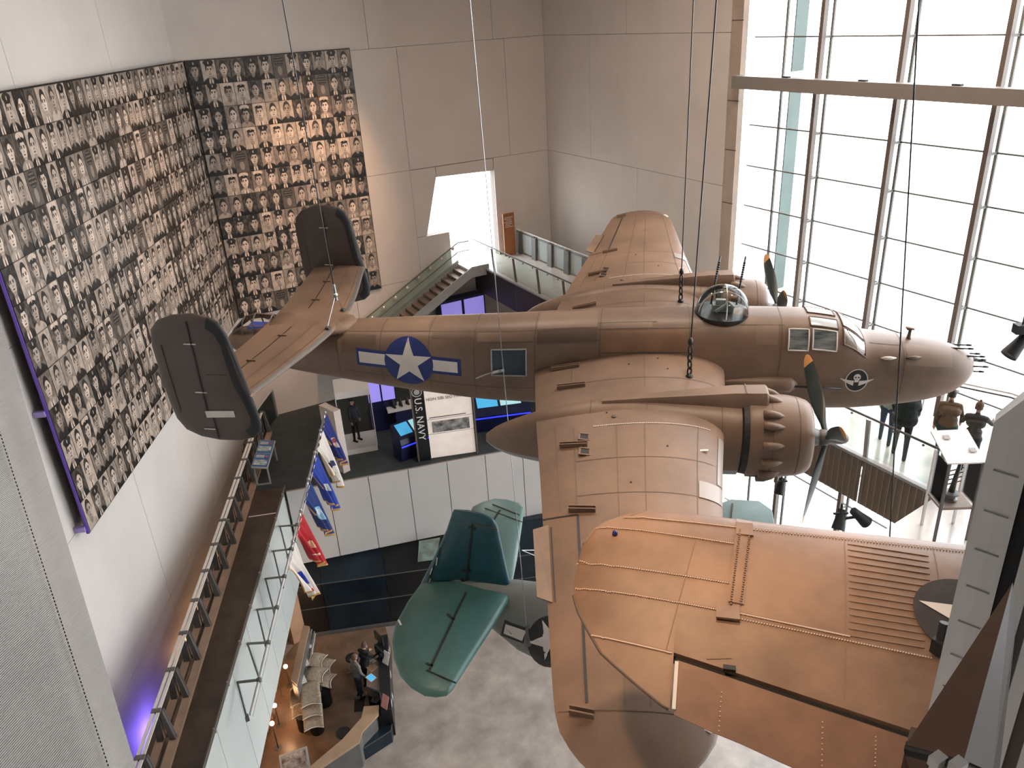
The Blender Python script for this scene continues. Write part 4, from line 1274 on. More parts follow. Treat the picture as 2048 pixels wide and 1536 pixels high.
if FN.dot(EYE - fr) > 0: 
    _v = vstrip
    def vstrip(a, c, w, m, name):
        b = MB(); off = FN * .125
        b.bar(fpl(*a) + off, fpl(*c) + off, w, .02, up=FN); return b.build(name, M[m], fn_)
vstrip((948, 1042), (935, 1155), .045, 'black', 'rudder_gap'); vstrip((950, 1042), (997, 1052), .02, 'seam', 'panel_seam'); vstrip((940, 1048), (955, 1052), .05, 'black', 'rudder_hinge')
vstrip((927, 1134), (943, 1136), .05, 'black', 'rudder_hinge'); vstrip((884, 1090), (858, 1165), .03, 'black', 'tab_gap')
for p, q in (((878, 1108), (876, 1124)), ((868, 1130), (864, 1142)), ((864, 1150), (861, 1160))): vstrip(p, q, .03, 'inswhite', 'tab_link')
b = MB(); b.sphere(fpl(928, 1158) + Vector((0, 0, .03)), .10, 10, 6); b.build('hinge_knuckle', M['dark'], tb, True)
# fuselage tapering aft
fc = (fr + Vector((0, 0, -.80)))
b = MB(); rings = []
for d, r, dz in ((-.25, .05, .62), (0, .16, .58), (.6, .40, .26), (1.4, .60, -.06), (2.4, .72, -.26), (3.4, .78, -.34), (4.6, .82, -.38), (6.0, .84, -.38), (8.5, .80, -.2), (9.8, .78, -.2), (10.6, .62, -.2), (10.9, .3, -.2)):
    c = fc + Hd * d + Vector((0, 0, dz)); rings.append([c + (Pp * math.cos(2 * math.pi * k / 28)) * r + Vector((0, 0, 1.6 * r * math.sin(2 * math.pi * k / 28))) for k in range(28)])
b.loft(rings); tbf = b.build('fuselage', M['tgrey'], tb, True)
# wings far forward, low under the bomber wing
for sg in (1, -1):
    w0 = fc + Hd * 6.6 + Vector((0, 0, -.5)); tip = w0 + Pp * sg * (5.6 if sg > 0 else 1.9) + Vector((0, 0, .35))
    poly = [w0 + Hd * 1.2, tip + Hd * .75, tip + Hd * .4 + Pp * sg * .4, tip - Hd * .4 + Pp * sg * .35, tip - Hd * .8, w0 - Hd * 1.2]
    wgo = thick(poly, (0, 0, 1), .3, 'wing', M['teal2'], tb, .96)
    if sg > 0:
        b = MB(); b.bar(w0.lerp(tip, .62) - Hd * .45 + UPZ * .16, tip - Hd * .35 + UPZ * .16, .05, .02); b.build('aileron_gap', M['black'], wgo)
        b = MB(); b.box(w0.lerp(tip, .80) + Hd * .1 + UPZ * .16, (.5, .34, .02), Matrix.Rotation(math.atan2(Pp.y, Pp.x), 3, 'Z')); b.build('wing_marking', M['white'], wgo)
b = MB(); b.sphere(fc + Hd * 6.3 + Vector((0, 0, .75)), (1.2, 1.2, .5), 16, 8); b.build('canopy', M['canopy'], tb, True)
# star and bar on the flank facing the viewer
side = -Pp if (-Pp).dot(EYE - fc) > 0 else Pp
def fl(px, py, e):
    """point on the fuselage flank under a pixel"""
    r = ray(px, py); t = 12.0
    for _ in range(900):
        p = EYE + r * t; d = (p - fc).dot(Hd)
        rr, dz = interp([(-.25, .05, .62), (0, .16, .58), (.6, .40, .26), (1.4, .60, -.06), (2.4, .72, -.26), (3.4, .78, -.34), (4.6, .82, -.38), (6.0, .84, -.38)], d)
        c = fc + Hd * d + Vector((0, 0, dz)); v = p - c
        if math.hypot(v.dot(Pp), v.z / 1.6) < rr + e: return p
        t += .02
    return atp(px, py, fc + side * .5, Pp)
print('flank star', [tuple(round(x, 2) for x in fl(*p, .01)) for p in ((1010, 1245), (1098, 1292), (1050, 1290))])
def flpoly(name, grid, e, m):
    b = MB(); b.grid([[fl(x, y, e) for x, y in r] for r in grid]); return b.build(name, M[m], tbf)
def quad(a, b_, c, d, n=6): 
    return [[((a[0] * (1 - i / n) + b_[0] * i / n) * (1 - j / n) + (d[0] * (1 - i / n) + c[0] * i / n) * j / n, (a[1] * (1 - i / n) + b_[1] * i / n) * (1 - j / n) + (d[1] * (1 - i / n) + c[1] * i / n) * j / n) for i in range(n + 1)] for j in range(n + 1)]
flpoly('insignia_bar_border', quad((1009, 1241), (1072, 1262), (1055, 1290), (1001, 1271)), .012, 'black')
flpoly('insignia_white_bar', quad((1011, 1248), (1052, 1262), (1044, 1282), (1007, 1267)), .02, 'inswhite')
cx_, cy_ = 1100, 1283
flpoly('insignia_disc', [[(cx_ + 48 * r / 4 * math.cos(t * math.pi / 12) * .95, cy_ + 52 * r / 4 * math.sin(t * math.pi / 12)) for t in range(25)] for r in range(5)], .014, 'black')
sp2 = starpts(46); lp2 = sp2 + sp2[:1]
ca_, sa_ = math.cos(R(20)), math.sin(R(20))
flpoly('insignia_star', [[(cx_ + (x * ca_ - y * sa_) * r / 4, cy_ - (x * sa_ + y * ca_) * r / 4) for x, y in lp2] for r in range(5)], .024, 'inswhite')

def frosted(name):
    m = bpy.data.materials.new(name); m.use_nodes = True; nt = m.node_tree
    nt.nodes.remove(nt.nodes['Principled BSDF'])
    a = nt.nodes.new('ShaderNodeBsdfTranslucent'); a.inputs[0].default_value = (.85, .92, .93, 1)
    d = nt.nodes.new('ShaderNodeBsdfDiffuse'); d.inputs[0].default_value = (.85, .9, .9, 1)
    mx = nt.nodes.new('ShaderNodeMixShader'); mx.inputs[0].default_value = .25
    nt.links.new(a.outputs[0], mx.inputs[1]); nt.links.new(d.outputs[0], mx.inputs[2]); nt.links.new(mx.outputs[0], nt.nodes['Material Output'].inputs[0])
    return m
# ---------------------------------------------------------------- rails, stairs, bridge furniture
UP = Vector((0, 0, 1))
def at0(o, loc):            # keep world-space mesh coordinates under a parent that stands at loc
    o.matrix_parent_inverse = Matrix.Translation(-Vector(loc)); return o

# parapet on the wall side of the walkway: dark fins, glass, pale cap
M['cap'] = mat('pale_rail_cap', (.62, .60, .57), .4, var=(2, .05))
M['kerb'] = mat('brown_kerb', (.30, .20, .14), .5, var=(2, .15))
M['smoke'] = glass('smoked_pane', (.55, .55, .55), .12, body=((.10, .10, .10), .35))
gd = empty('walkway_guard', Q1, label='parapet of dark fins and glass with a pale cap beside the portrait wall', cat='railing')
for k in range(16):
    a, c = Q1 - QD * 4.4 + QD * (1.25 * k), Q1 - QD * 4.4 + QD * (1.25 * (k + 1))
    h = 1.0
    for off, w_ in ((-.06, .075), (-.17, .075)):
        b = MB(); b.bar(a + QN * off + UP * h, c + QN * off + UP * h - QD * .02, w_, .03); at0(b.build('rail_cap', M['cap'], gd), Q1)
    b = MB(); b.bar(a + QN * -.115 + UP * (h + .005), a + QN * -.115 + QD * .12 + UP * (h + .005), .20, .06); at0(b.build('cap_joint', M['dgrey'], gd), Q1)
    b = MB(); b.prism([a + QN * -.02 + UP * .05, a + QN * .12 + UP * .05, a + QN * .02 + UP * .98, a + QN * -.06 + UP * .98], QD * .09); at0(b.build('guard_fin', M['dgrey'], gd), Q1)
    b = MB(); b.bar(a + QN * .125 + UP * .05, a + QN * .03 + UP * .99, .015, .02, up=QD); at0(b.build('fin_edge', M['steel'], gd), Q1)
    b = MB(); b.prism([a + QD * .1 + QN * -.11 + UP * .1, c + QN * -.11 + UP * .1, c + QN * -.11 + UP * .96, a + QD * .1 + QN * -.11 + UP * .96], QN * .015); at0(b.build('glass_panel', M['smoke'], gd), Q1)
    b = MB(); b.bar(a + QN * .06 + UP * .05, c + QN * .06 + UP * .05 - QD * .01, .20, .10); at0(b.build('kerb_board', M['kerb'], gd), Q1)

# flag rail on arms, rising towards the balcony
PN = atp(500, 1430, P1 + RN * .55, RN)
PF = EYE + ray(652, 818) * ((24.6) / ray(652, 818).y)
fr_ = empty('flag_rail', PN, label='long steel rail carrying six flags beside the walkway', cat='flag rail')
b = MB(); b.tube([PN, PF], .035, 10); at0(b.build('rail_tube', M['steel'], fr_), PN)
b = MB(); b.tube([PN + RN * .06 - UP * .05, PN + (PF - PN) * .93 + RN * .06 - UP * .05], .012, 8); at0(b.build('halyard', M['inswhite'], fr_), PN)
for k, (top, bot, arm) in enumerate((((1158, 165), (1210, 385), (1265, 150)), ((1108, 340), (1160, 540), (1215, 325)), ((1055, 535), (1110, 760), (1170, 520)), ((995, 750), (1070, 975), (1120, 740)), ((930, 995), (990, 1220), (1060, 980)), ((1200, 8), (1248, 200), (1300, 0)))):
    z7 = lambda p: (180 + p[0] * .3164, 1050 + p[1] * .3164)
    t_, b_ = atp(*z7(top), P1 + RN * .06, RN), atp(*z7(bot), P1 + RN * .06, RN)
    # rail point abreast of the arm
    best = min((PN + (PF - PN) * (i / 400) for i in range(401)), key=lambda p: (p - EYE).cross(ray(*z7(arm))).length / (p - EYE).length)
    b = MB(); b.bar(b_, t_, .05, .05); b.bar(t_, best, .05, .05); b.box(b_, (.12, .12, .16)); at0(b.build('rail_arm', M['dgrey'], fr_), PN)
    b = MB(); b.sphere(best, .075, 10, 6); at0(b.build('arm_clamp', M['dgrey'], fr_), PN)

# six flags
def cloth_material(name, fn):
    m = mat(name, (.5, .5, .5), .75); nt = X.nt = m.node_tree
    uv = nt.nodes.new('ShaderNodeUVMap'); sp = nt.nodes.new('ShaderNodeSeparateXYZ'); nt.links.new(uv.outputs[0], sp.inputs[0])
    layers = fn(X(sp.outputs[0]), X(sp.outputs[1]))
    prev = None
    for colr, msk in layers:
        if prev is None:
            n = nt.nodes.new('ShaderNodeRGB'); n.outputs[0].default_value = (*colr, 1); prev = n.outputs[0]; continue
        mx = nt.nodes.new('ShaderNodeMix'); mx.data_type = 'RGBA'
        nt.links.new(msk.s, mx.inputs[0]); nt.links.new(prev, mx.inputs[6]); mx.inputs[7].default_value = (*colr, 1); prev = mx.outputs[2]
    nt.links.new(prev, nt.nodes['Principled BSDF'].inputs['Base Color'])
    return m
fringe = lambda x, y: X.op('MAXIMUM', y.gt(.965), x.gt(.97))
gold = (.50, .28, .08)
FL = [  # knob pixel, colour layers, drop, label
    ((652, 826), lambda x, y: [((.010, .020, .16), None), ((.55, .45, .35), ell(x, y, .5, .55, .25, .13)), ((.30, .05, .05), ell(x, y, .45, .5, .10, .06)), ((.02, .02, .02), ell(x, y, .60, .62, .08, .03)), (gold, fringe(x, y))], 2.15, 'dark blue flag with a pale multicoloured crest, highest on the rail'),
    ((643, 862), lambda x, y: [((.68, .64, .60), None), ((.02, .03, .09), ell(x, y, .5, .58, .30, .07)), ((.50, .40, .3), ell(x, y, .5, .78, .12, .05)), (gold, fringe(x, y))], 2.25, 'white flag with dark lettering, second highest on the rail'),
    ((632, 906), lambda x, y: [((.012, .040, .30), None), ((.50, .52, .50), ell(x, y, .5, .60, .22, .09)), (gold, fringe(x, y))], 2.3, 'bright blue flag with a small white crest'),
    ((620, 960), lambda x, y: [((.008, .030, .15), None), ((.25, .48, .60), ell(x, y, .5, .58, .30, .16)), ((.55, .60, .62), ell(x, y, .5, .55, .14, .07)), (gold, fringe(x, y))], 2.2, 'navy flag with a pale blue round emblem'),
    ((606, 1022), lambda x, y: [((.36, .006, .014), None), ((.60, .42, .25), ell(x, y, .5, .55, .16, .09)), ((.60, .50, .42), ell(x, y, .55, .78, .30, .025)), (gold, fringe(x, y))], 2.2, 'red flag with a gold and white emblem'),
    ((594, 1086), lambda x, y: [((.66, .60, .55), None), ((.02, .06, .40), ell(x, y, .60, .55, .26, .16)), ((.40, .02, .03), ell(x, y, .5, .86, .2, .035)), (gold, fringe(x, y))], 2.15, 'white flag with a blue emblem, lowest on the rail')]
pdir = (PN - PF).normalized()
for k, (pxk, fn, drop, lab) in enumerate(FL):
    kn = min((PN + (PF - PN) * (i / 800) for i in range(801)), key=lambda p: (p - EYE).cross(ray(*pxk)).length / (p - EYE).length)
    fl_ = empty('flag', kn, label=lab, cat='flag', group='flags on the rail')
    b = MB(); rows = []; NU, NV = 36, 30
    rg = random.Random(20 + k); ph = rg.uniform(0, 6)
    for j in range(NV + 1):
        v = j / NV; row = []
        for i in range(NU + 1):
            u = i / NU
            # hoist lies along the rail; the fly falls in deep folds that gather below the knob
            hoist = pdir * (.95 * u) * (1 - .62 * v ** .7)
            ln = drop * (1 - .34 * u)
            fold = (.03 + .10 * v) * math.sin(u * 19 + ph + v * 1.4) + .05 * v * math.sin(u * 41 + ph * 2)
            out = RN * (.06 + .30 * v * (1 - u * .5) + fold) + RD * (.10 * v * math.sin(u * 12 + ph))
            row.append(kn + hoist - UP * (ln * v) + out)
        rows.append(row)
    b.grid(rows)
    me = b.mesh('flag_cloth', cloth_material('flag_cloth', fn), True)
    l = me.uv_layers.new(name='UVMap')
    for lp in me.loops:
        i, j = lp.vertex_index % (NU + 1), lp.vertex_index // (NU + 1)
        l.data[lp.index].uv = (i / NU, j / NV)
    o = at0(put('flag_cloth', me, fl_), kn)
    md = o.modifiers.new('hem', 'SOLIDIFY'); md.thickness = .006
    b = MB(); b.sphere(kn + UP * .02, .06, 10, 6); b.tube([kn, kn + pdir * .25], .045, 8); at0(b.build('flag_finial', M['steel'], fl_, True), kn)

# stair along the portrait wall up to the bridge -------------------------------
YS0, YS1 = 29.55, 30.85
stw = struct(empty('bridge_stairs', (13.1, 30.2, BR)), 'stair with brown treads climbing the portrait wall to the bridge')
RIS, RUN = .162, .30
M['tread'] = mat('brown_stair_tread', (.26, .19, .15), .45, var=(2, .15))
NS = 16
for k in range(NS):
    x = 13.75 - RUN * k; z = BR - RIS * (k + 1)
    b = MB(); b.box((x - RUN / 2, (YS0 + YS1) / 2, z), (RUN + .03, YS1 - YS0, .05)); at0(b.build('tread', M['tread'], stw), stw.location)
    b = MB(); b.box((x, (YS0 + YS1) / 2, z + RIS / 2), (.02, YS1 - YS0, RIS)); at0(b.build('riser', M['dgrey'], stw), stw.location)
sl = RIS / RUN
for y in (YS0 - .04, YS1 + .04):
    b = MB(); x0, x1 = 13.75, 13.75 - RUN * NS
    b.prism([(x0, y, BR - .25), (x0, y, BR + .18), (x1, y, BR + .18 - (x0 - x1) * sl), (x1, y, BR - .25 - (x0 - x1) * sl)], (0, .05, 0)); at0(b.build('stringer', M['grey'], stw), stw.location)
b = MB(); b.prism([(13.75, YS0 - .04, BR - .28), (13.75, YS0 - .04, BR + .18), (XL + .1, YS0 - .04, BR + .18), (XL + .1, YS0 - .04, BR - .28)], (0, .05, 0)); at0(b.build('stringer', M['grey'], stw), stw.location)
b = MB(); b.box(((13.75 + XL) / 2, 30.25, BR - .06), (XL - 13.75 + .05, 1.45, .12)); at0(b.build('landing', M['bridgefloor'], stw), stw.location)
x1 = 13.75 - RUN * NS; zl = BR - RIS * NS
b = MB(); b.box((x1 - 1.0, 30.2, zl - .1), (2.0, 1.5, .2)); at0(b.build('landing', M['tread'], stw), stw.location)
# handrail with round standoffs on the wall side
M['puck'] = mat('bright_standoff', (.75, .68, .60), .25, metal=.6)
for dz, rr in ((.95, .025), (.55, .02)):
    b = MB(); b.tube([(14.3, YS1 - .02, BR + dz), (13.75, YS1 - .02, BR + dz), (x1, YS1 - .02, zl + dz), (x1 - 1.4, YS1 - .02, zl + dz)], rr, 8); at0(b.build('handrail', M['dgrey'], stw), stw.location)
for k in range(9):
    t = k / 8; x = 13.5 + (x1 - 13.5) * t; z = BR + .75 + (zl - BR) * t
    b = MB(); b.lathe([(.075, 0), (.075, .03), (.05, .05)], axis_matrix((x, YS1 - .03, z), (0, -1, 0)), 12); at0(b.build('standoff_disc', M['puck'], stw), stw.location)
b = MB(); b.prism([(13.75, YS1 - .01, BR + .1), (13.75, YS1 - .01, BR + 1.0), (x1, YS1 - .01, zl + 1.0), (x1, YS1 - .01, zl + .1)], (0, .012, 0)); at0(b.build('glass_panel', M['guard'], stw), stw.location)

# bridge side: mesh panels under the deck edge, glass guard above --------------
M['mesh'] = mat('woven_steel_mesh', (.05, .04, .035), .5, metal=.2)
M['meshwire'] = mat('mesh_wire', (.50, .38, .30), .4, metal=.3)
bs = struct(empty('bridge_side', (XL, 8.35, BR)), 'woven steel mesh side of the bridge')
ys = [8.40 + 1.86 * k for k in range(13)]
for k in range(12):
    y0, y1 = ys[k] + .015, ys[k + 1] - .015
    b = MB(); b.box((XL - .03, (y0 + y1) / 2, BR - .66), (.012, y1 - y0, 1.18)); at0(b.build('mesh_panel', M['mesh'], bs), bs.location)
    if k < 3:
        b = MB()
        for i in range(40): b.box((XL - .045, (y0 + y1) / 2, BR - 1.23 + .029 * i), (.010, y1 - y0, .010))
        o = at0(b.build('mesh_wires', M['meshwire'], bs), bs.location); o['kind'] = 'stuff'
        for i in range(11):
            b = MB(); b.box((XL - .055, y0 + (y1 - y0) * (i + .5) / 11, BR - .66), (.012, .014, 1.18)); at0(b.build('mesh_rod', M['meshwire'], bs), bs.location)
b = MB(); b.box((XL - .02, 19.7, BR - .03), (.12, 22.7, .07)); at0(b.build('edge_channel', M['grey'], bs), bs.location)
gr = empty('bridge_guard', (XL, 8.4, BR), label='glass guard rail with slim steel posts on the hall side of the bridge', cat='railing')
for k in range(12):
    y0, y1 = ys[k], ys[k + 1]
    b = MB(); b.bar((XL + .03, y0, BR), (XL - .05, y0, BR + 1.0), .05, .10, up=(0, 1, 0)); at0(b.build('guard_post', M['column'] if k > 5 else M['steel'], gr), gr.location)
    b = MB(); b.box((XL + .03, (y0 + y1) / 2, BR + .52), (.014, y1 - y0 - .05, .9)); at0(b.build('glass_panel', M['guard'], gr), gr.location)
    for q in (.3, .7):
        b = MB(); b.sphere((XL + .08, y0 + (y1 - y0) * q, BR + .90), .03, 8, 5); at0(b.build('rail_bracket', M['dgrey'], gr), gr.location)
b = MB(); b.tube([(XL + .04, 8.4, BR + 1.0), (XL + .04, 30.9, BR + 1.0)], .028, 8); at0(b.build('handrail', M['dgrey'], gr), gr.location)
# far side of the bridge: dark fins like the walkway parapet
M['frost'] = frosted('frosted_guard_glass')
gf = empty('bridge_guard', (XR, 13, BR), label='window-side bridge guard with broad dark fins and clear glass', cat='railing')
for k in range(11):
    y = 30.4 - 1.32 * k
    b = MB(); b.prism([(XR - .02, y, BR), (XR - .14, y, BR), (XR - .10, y, BR + .98), (XR + .02, y, BR + .98)], (0, .34, 0)); at0(b.build('guard_fin', M['dgrey'], gf), gf.location)
    b = MB(); b.box((XR + .02, y - .49, BR + .55), (.012, .96, .98)); at0(b.build('frosted_panel', M['frost'], gf), gf.location)
for z in (1.05, .95):
    b = MB(); b.tube([(XR, 30.9, BR + z), (XR, 12.4, BR + z), (18.0, 9.2, BR + z), (18.0, 1.2, BR + z)], .025, 8); at0(b.build('handrail', M['cap'] if z > 1 else M['dgrey'], gf), gf.location)
for y in (11.0, 8.6, 6.8, 5.0, 3.2):
    b = MB(); b.box((17.1 + (12.4 - max(y, 9.2)) * .3, y, BR + .5), (.05, .05, 1.0)); at0(b.build('guard_post', M['steel'], gf), gf.location)
# orange notice at the head of the stairs
ob = empty('notice_stand', (16.2, 30.6, BR), label='upright orange notice panel at the head of the stairs by the bright opening', cat='sign')
b = MB(); b.box((16.2, 30.6, BR + .95), (.55, .06, 1.9)); at0(b.build('notice_board', mat('orange_notice', (.30, .11, .04), .5), ob), ob.location)
for i in range(7):
    b = MB(); b.box((16.2 - (.05 if i % 2 else 0), 30.565, BR + 1.72 - .07 * i), (.42 - .08 * (i % 3), .008, .022)); at0(b.build('print_line', M['inswhite'], ob), ob.location)

# glass case with an instrument on the bridge, close by --------------------------
cs0 = atz(1868, 1082, BR)
ct = empty('display_case', (cs0.x, cs0.y, BR), label='slim glass case with a white sign top and a brown instrument inside, on the bridge', cat='display case')
CX = Vector((.86, -.5, 0)).normalized(); CY = Vector((-CX.y, CX.x, 0))
def cp(x, y, z): return Vector((cs0.x, cs0.y, BR)) + CX * x + CY * y + UP * z
W_, D_ = .62, .55
for x in (0, W_):
    for y in (0, D_):
        b = MB(); b.bar(cp(x, y, 0), cp(x, y, 1.75), .045, .045, up=CX); at0(b.build('case_post', M['dgrey'] if y == 0 else M['white'], ct), ct.location)
b = MB(); b.prism([cp(0, 0, .72), cp(W_, 0, .72), cp(W_, D_, .72), cp(0, D_, .72)], UP * .05); at0(b.build('case_shelf', M['tread'], ct), ct.location)
for (p, q) in (((0, 0), (W_, 0)), ((W_, 0), (W_, D_)), ((0, 0), (0, D_))):
    b = MB(); v = cp(*q, 0) - cp(*p, 0); n = v.cross(UP).normalized() * .01
    b.prism([cp(*p, .78), cp(*q, .78), cp(*q, 1.7), cp(*p, 1.7)], n); at0(b.build('case_pane', M['glass'], ct), ct.location)
b = MB(); b.prism([cp(-.04, .0, 1.74), cp(W_ + .04, .0, 1.74), cp(W_ + .04, D_ + .25, 2.0), cp(-.04, D_ + .25, 2.0)], UP * .03); tp = at0(b.build('sign_top', M['white'], ct), ct.location)
for (u, v) in ((.12, .55), (.47, .22)):
    b = MB(); c = cp(u, v, 1.78 + v * .325 + .012); b.prism([c, c + CX * .12, c + CX * .12 + CY * .10 + UP * .03, c + CY * .10 + UP * .03], UP * .008); at0(b.build('sign_print', M['grey'], ct), ct.location)
inst = empty('navigation_instrument', cp(.3, .28, .77), label='brown and black optical instrument on a stand inside the slim glass case', cat='instrument')
c = cp(.3, .28, .77)
b = MB(); b.lathe([(.13, 0), (.13, .04), (.09, .06), (.09, .12), (.14, .14), (.14, .17), (.05, .19)], Matrix.Translation(c), 18); at0(b.build('instrument_base', M['dgrey'], inst, True, 40), c)
b = MB(); b.tube([c + UP * .18, c + UP * .45 + CX * .02, c + UP * .85 + CX * .06], [.06, .045, .03], 10); at0(b.build('instrument_tube', M['dark'], inst, True), c)
for k in range(4):
    b = MB(); b.tube([c + UP * (.35 + .1 * k) - CX * .12, c + UP * (.42 + .1 * k) + CX * .14], .012, 6); at0(b.build('truss_rod', M['dark'], inst), c)
b = MB(); b.sphere(c + UP * .5 - CX * .16, (.06, .06, .09), 10, 6); at0(b.build('instrument_knob', mat('brown_leather', (.25, .11, .06), .5), inst, True), c)
# spotlights under the bridge
for px, py, d, lab in ((1562, 972, 21.5, 'black spotlight hanging left of the mesh side, below the engine'), (1680, 1038, 17.5, 'black double spotlight hanging below the mesh side of the bridge')):
    c = atd(px, py, d)
    sp_ = empty('spotlight', c, label=lab, cat='spotlight')
    b = MB(); b.lathe([(.0, -.24), (.09, -.22), (.11, .0), (.14, .20), (.14, .24), (.11, .22)], axis_matrix(c, (-.5, -.3, -.8)), 16); at0(b.build('lamp_housing', M['black'], sp_, True, 40), c)
    b = MB(); b.tube([c + UP * .15, c + UP * (BR - .3 - c.z)], .025, 8); b.bar(c + UP * .15 - CX * .16, c + UP * .15 + CX * .16, .04); at0(b.build('lamp_hanger', M['black'], sp_), c)
    if px > 1600:
        c2 = c + CX * .42 + UP * .05
        b = MB(); b.lathe([(.0, -.24), (.09, -.22), (.11, .0), (.14, .20), (.14, .24), (.11, .22)], axis_matrix(c2, (.6, -.4, -.7)), 16); b.bar(c, c2, .05); at0(b.build('lamp_housing', M['black'], sp_, True, 40), c)

c = atd(2036, 690, 13.5)
sp_ = empty('spotlight', c, label='black spotlight hanging by the glass at the right edge, beyond the nose guns', cat='spotlight')
b = MB(); b.lathe([(.0, -.22), (.09, -.2), (.11, .0), (.14, .20), (.14, .24), (.11, .22)], axis_matrix(c, (-.6, .1, -.6)), 16); at0(b.build('lamp_housing', M['black'], sp_, True, 40), c)
b = MB(); b.tube([c + UP * .12, Vector((c.x, c.y, TOP))], .015, 8); b.bar(c + UP * .30 - CX * .12, c + UP * .30 + CX * .12, .16); at0(b.build('lamp_hanger', M['black'], sp_), c)
# ---------------------------------------------------------------- balcony exhibits
def screen(name, c1, s): return mat(name, c1, .3, emit=(c1, s))
ks = atz(543, 972, MID)
sg = empty('sign_stand', ks, label='slanted blue two-part reading sign on grey legs at the end of the walkway', cat='sign')
KD = (-QD); KN = QN
def kp(x, y, z): return ks + KN * x + KD * y + UP * z
M['signblue'] = mat('blue_sign', (.020, .12, .30), .35)
b = MB(); b.prism([kp(-.55, .0, .80), kp(0, .0, .70), kp(0, 2.0, .70), kp(-.55, 2.0, .80)], UP * .05); at0(b.build('sign_tray', M['grey'], sg), ks)
for k in range(2):
    y0 = .05 + k * .98
    b = MB(); b.prism([kp(-.53, y0, .857), kp(-.02, y0, .765), kp(-.02, y0 + .92, .765), kp(-.53, y0 + .92, .857)], UP * .01); pn = at0(b.build('sign_face', M['signblue'], sg), ks)
    b = MB(); b.prism([kp(-.50, y0 + .08, .868), kp(-.06, y0 + .08, .786), kp(-.06, y0 + .45, .786), kp(-.50, y0 + .45, .868)], UP * .006); at0(b.build('sign_photo', mat('sign_photo', (.30, .36, .38), .4, var=(6, .8)), sg), ks)
    for i in range(3):
        b = MB(); b.prism([kp(-.48, y0 + .60 + .07 * i, .872), kp(-.20, y0 + .60 + .07 * i, .818), kp(-.20, y0 + .63 + .07 * i, .818), kp(-.48, y0 + .63 + .07 * i, .872)], UP * .006); at0(b.build('print_line', M['inswhite'], sg), ks)
    b = MB(); b.prism([kp(-.16, y0 + .62, .812), kp(-.08, y0 + .62, .797), kp(-.08, y0 + .72, .797), kp(-.16, y0 + .72, .812)], UP * .006); at0(b.build('sign_logo', mat('logo_red', (.55, .06, .04), .5), sg), ks)
for x, y in ((-.5, .15), (-.05, .15), (-.5, 1.85), (-.05, 1.85)):
    b = MB(); b.bar(kp(x, y, 0), kp(x, y, .75), .05, .05, up=KN); at0(b.build('sign_leg', M['grey'], sg), ks)
b = MB(); b.bar(kp(-.5, .15, .03), kp(-.05, .15, .03), .05, .05); at0(b.build('foot_bar', M['grey'], sg), ks)
# clear wall panel at the stair head
g0, g1 = atz(530, 905, MID), atz(560, 870, MID)
gp = empty('glass_screen', g0, label='leaning steel-framed glass screen beside the tail fin at the balcony corner', cat='screen')
sa, sb = atz(523, 880, MID), atz(556, 832, MID)
b = MB(); b.prism([sa, sb, sb + UP * 1.25, sa + UP * 1.25], QN * .02); at0(b.build('screen_pane', M['guard'], gp), g0)
for p, q in ((sa, sa + UP * 1.25), (sb, sb + UP * 1.25), (sa + UP * 1.25, sb + UP * 1.25)):
    b = MB(); b.bar(p, q, .05, .05, up=QN); at0(b.build('screen_frame', M['grey'], gp), g0)
# white slab sign and uniform case
w0 = atz(672, 925, MID)
sb_ = empty('slab_sign', w0, label='tall cream slab sign standing in front of the uniform case', cat='sign')
SLX = Vector((.30, -.95, 0)).normalized()
b = MB(); b.prism([w0, w0 + SLX * .9, w0 + SLX * .9 + UP * 2.5, w0 + UP * 2.5], Vector((SLX.y, -SLX.x, 0)) * .28)
sb_o = at0(b.build('slab_body', mat('cream_slab', (.55, .47, .42), .5, var=(2, .06)), sb_), w0)
b = MB(); b.bar(w0 + SLX * .2 + UP * 2.51, w0 + SLX * .7 + UP * 2.51, .04, .01); at0(b.build('slab_groove', M['seam'], sb_), w0)
m0 = atz(690, 912, MID)
uc = empty('uniform_case', m0, label='glass case with cream top holding a dark uniform figure', cat='display case')
UX = Vector((.97, -.24, 0)).normalized(); UY = Vector((.24, .97, 0)).normalized()
def upt(x, y, z): return m0 + UX * x + UY * y + UP * z
for x0, y0, x1, y1, z0, z1, nm, mm in ((0, 0, 1.25, 1.3, 0, .22, 'case_plinth', 'white'), (0, 0, 1.25, 1.3, 2.35, 2.6, 'case_top', 'cap')):
    b = MB(); b.prism([upt(x0, y0, z0), upt(x1, y0, z0), upt(x1, y1, z0), upt(x0, y1, z0)], UP * (z1 - z0)); at0(b.build(nm, M[mm], uc), m0)
for p, q in (((0, 0), (1.25, 0)), ((1.25, 0), (1.25, 1.3)), ((0, 1.3), (0, 0))):
    b = MB(); b.prism([upt(*p, .22), upt(*q, .22), upt(*q, 2.35), upt(*p, 2.35)], UP.cross(upt(*q, 0) - upt(*p, 0)).normalized() * .012); at0(b.build('case_pane', M['glass'], uc), m0)
for p in ((0, 0), (1.25, 0), (1.25, 1.3)):
    b = MB(); b.bar(upt(*p, .22), upt(*p, 2.35), .03, .03, up=UX); at0(b.build('case_edge', M['cap'], uc), m0)
    for z in (.6, 1.0, 1.4, 1.8):
        b = MB(); b.sphere(upt(*p, z), .03, 8, 5); at0(b.build('pane_clip', M['puck'], uc), m0)
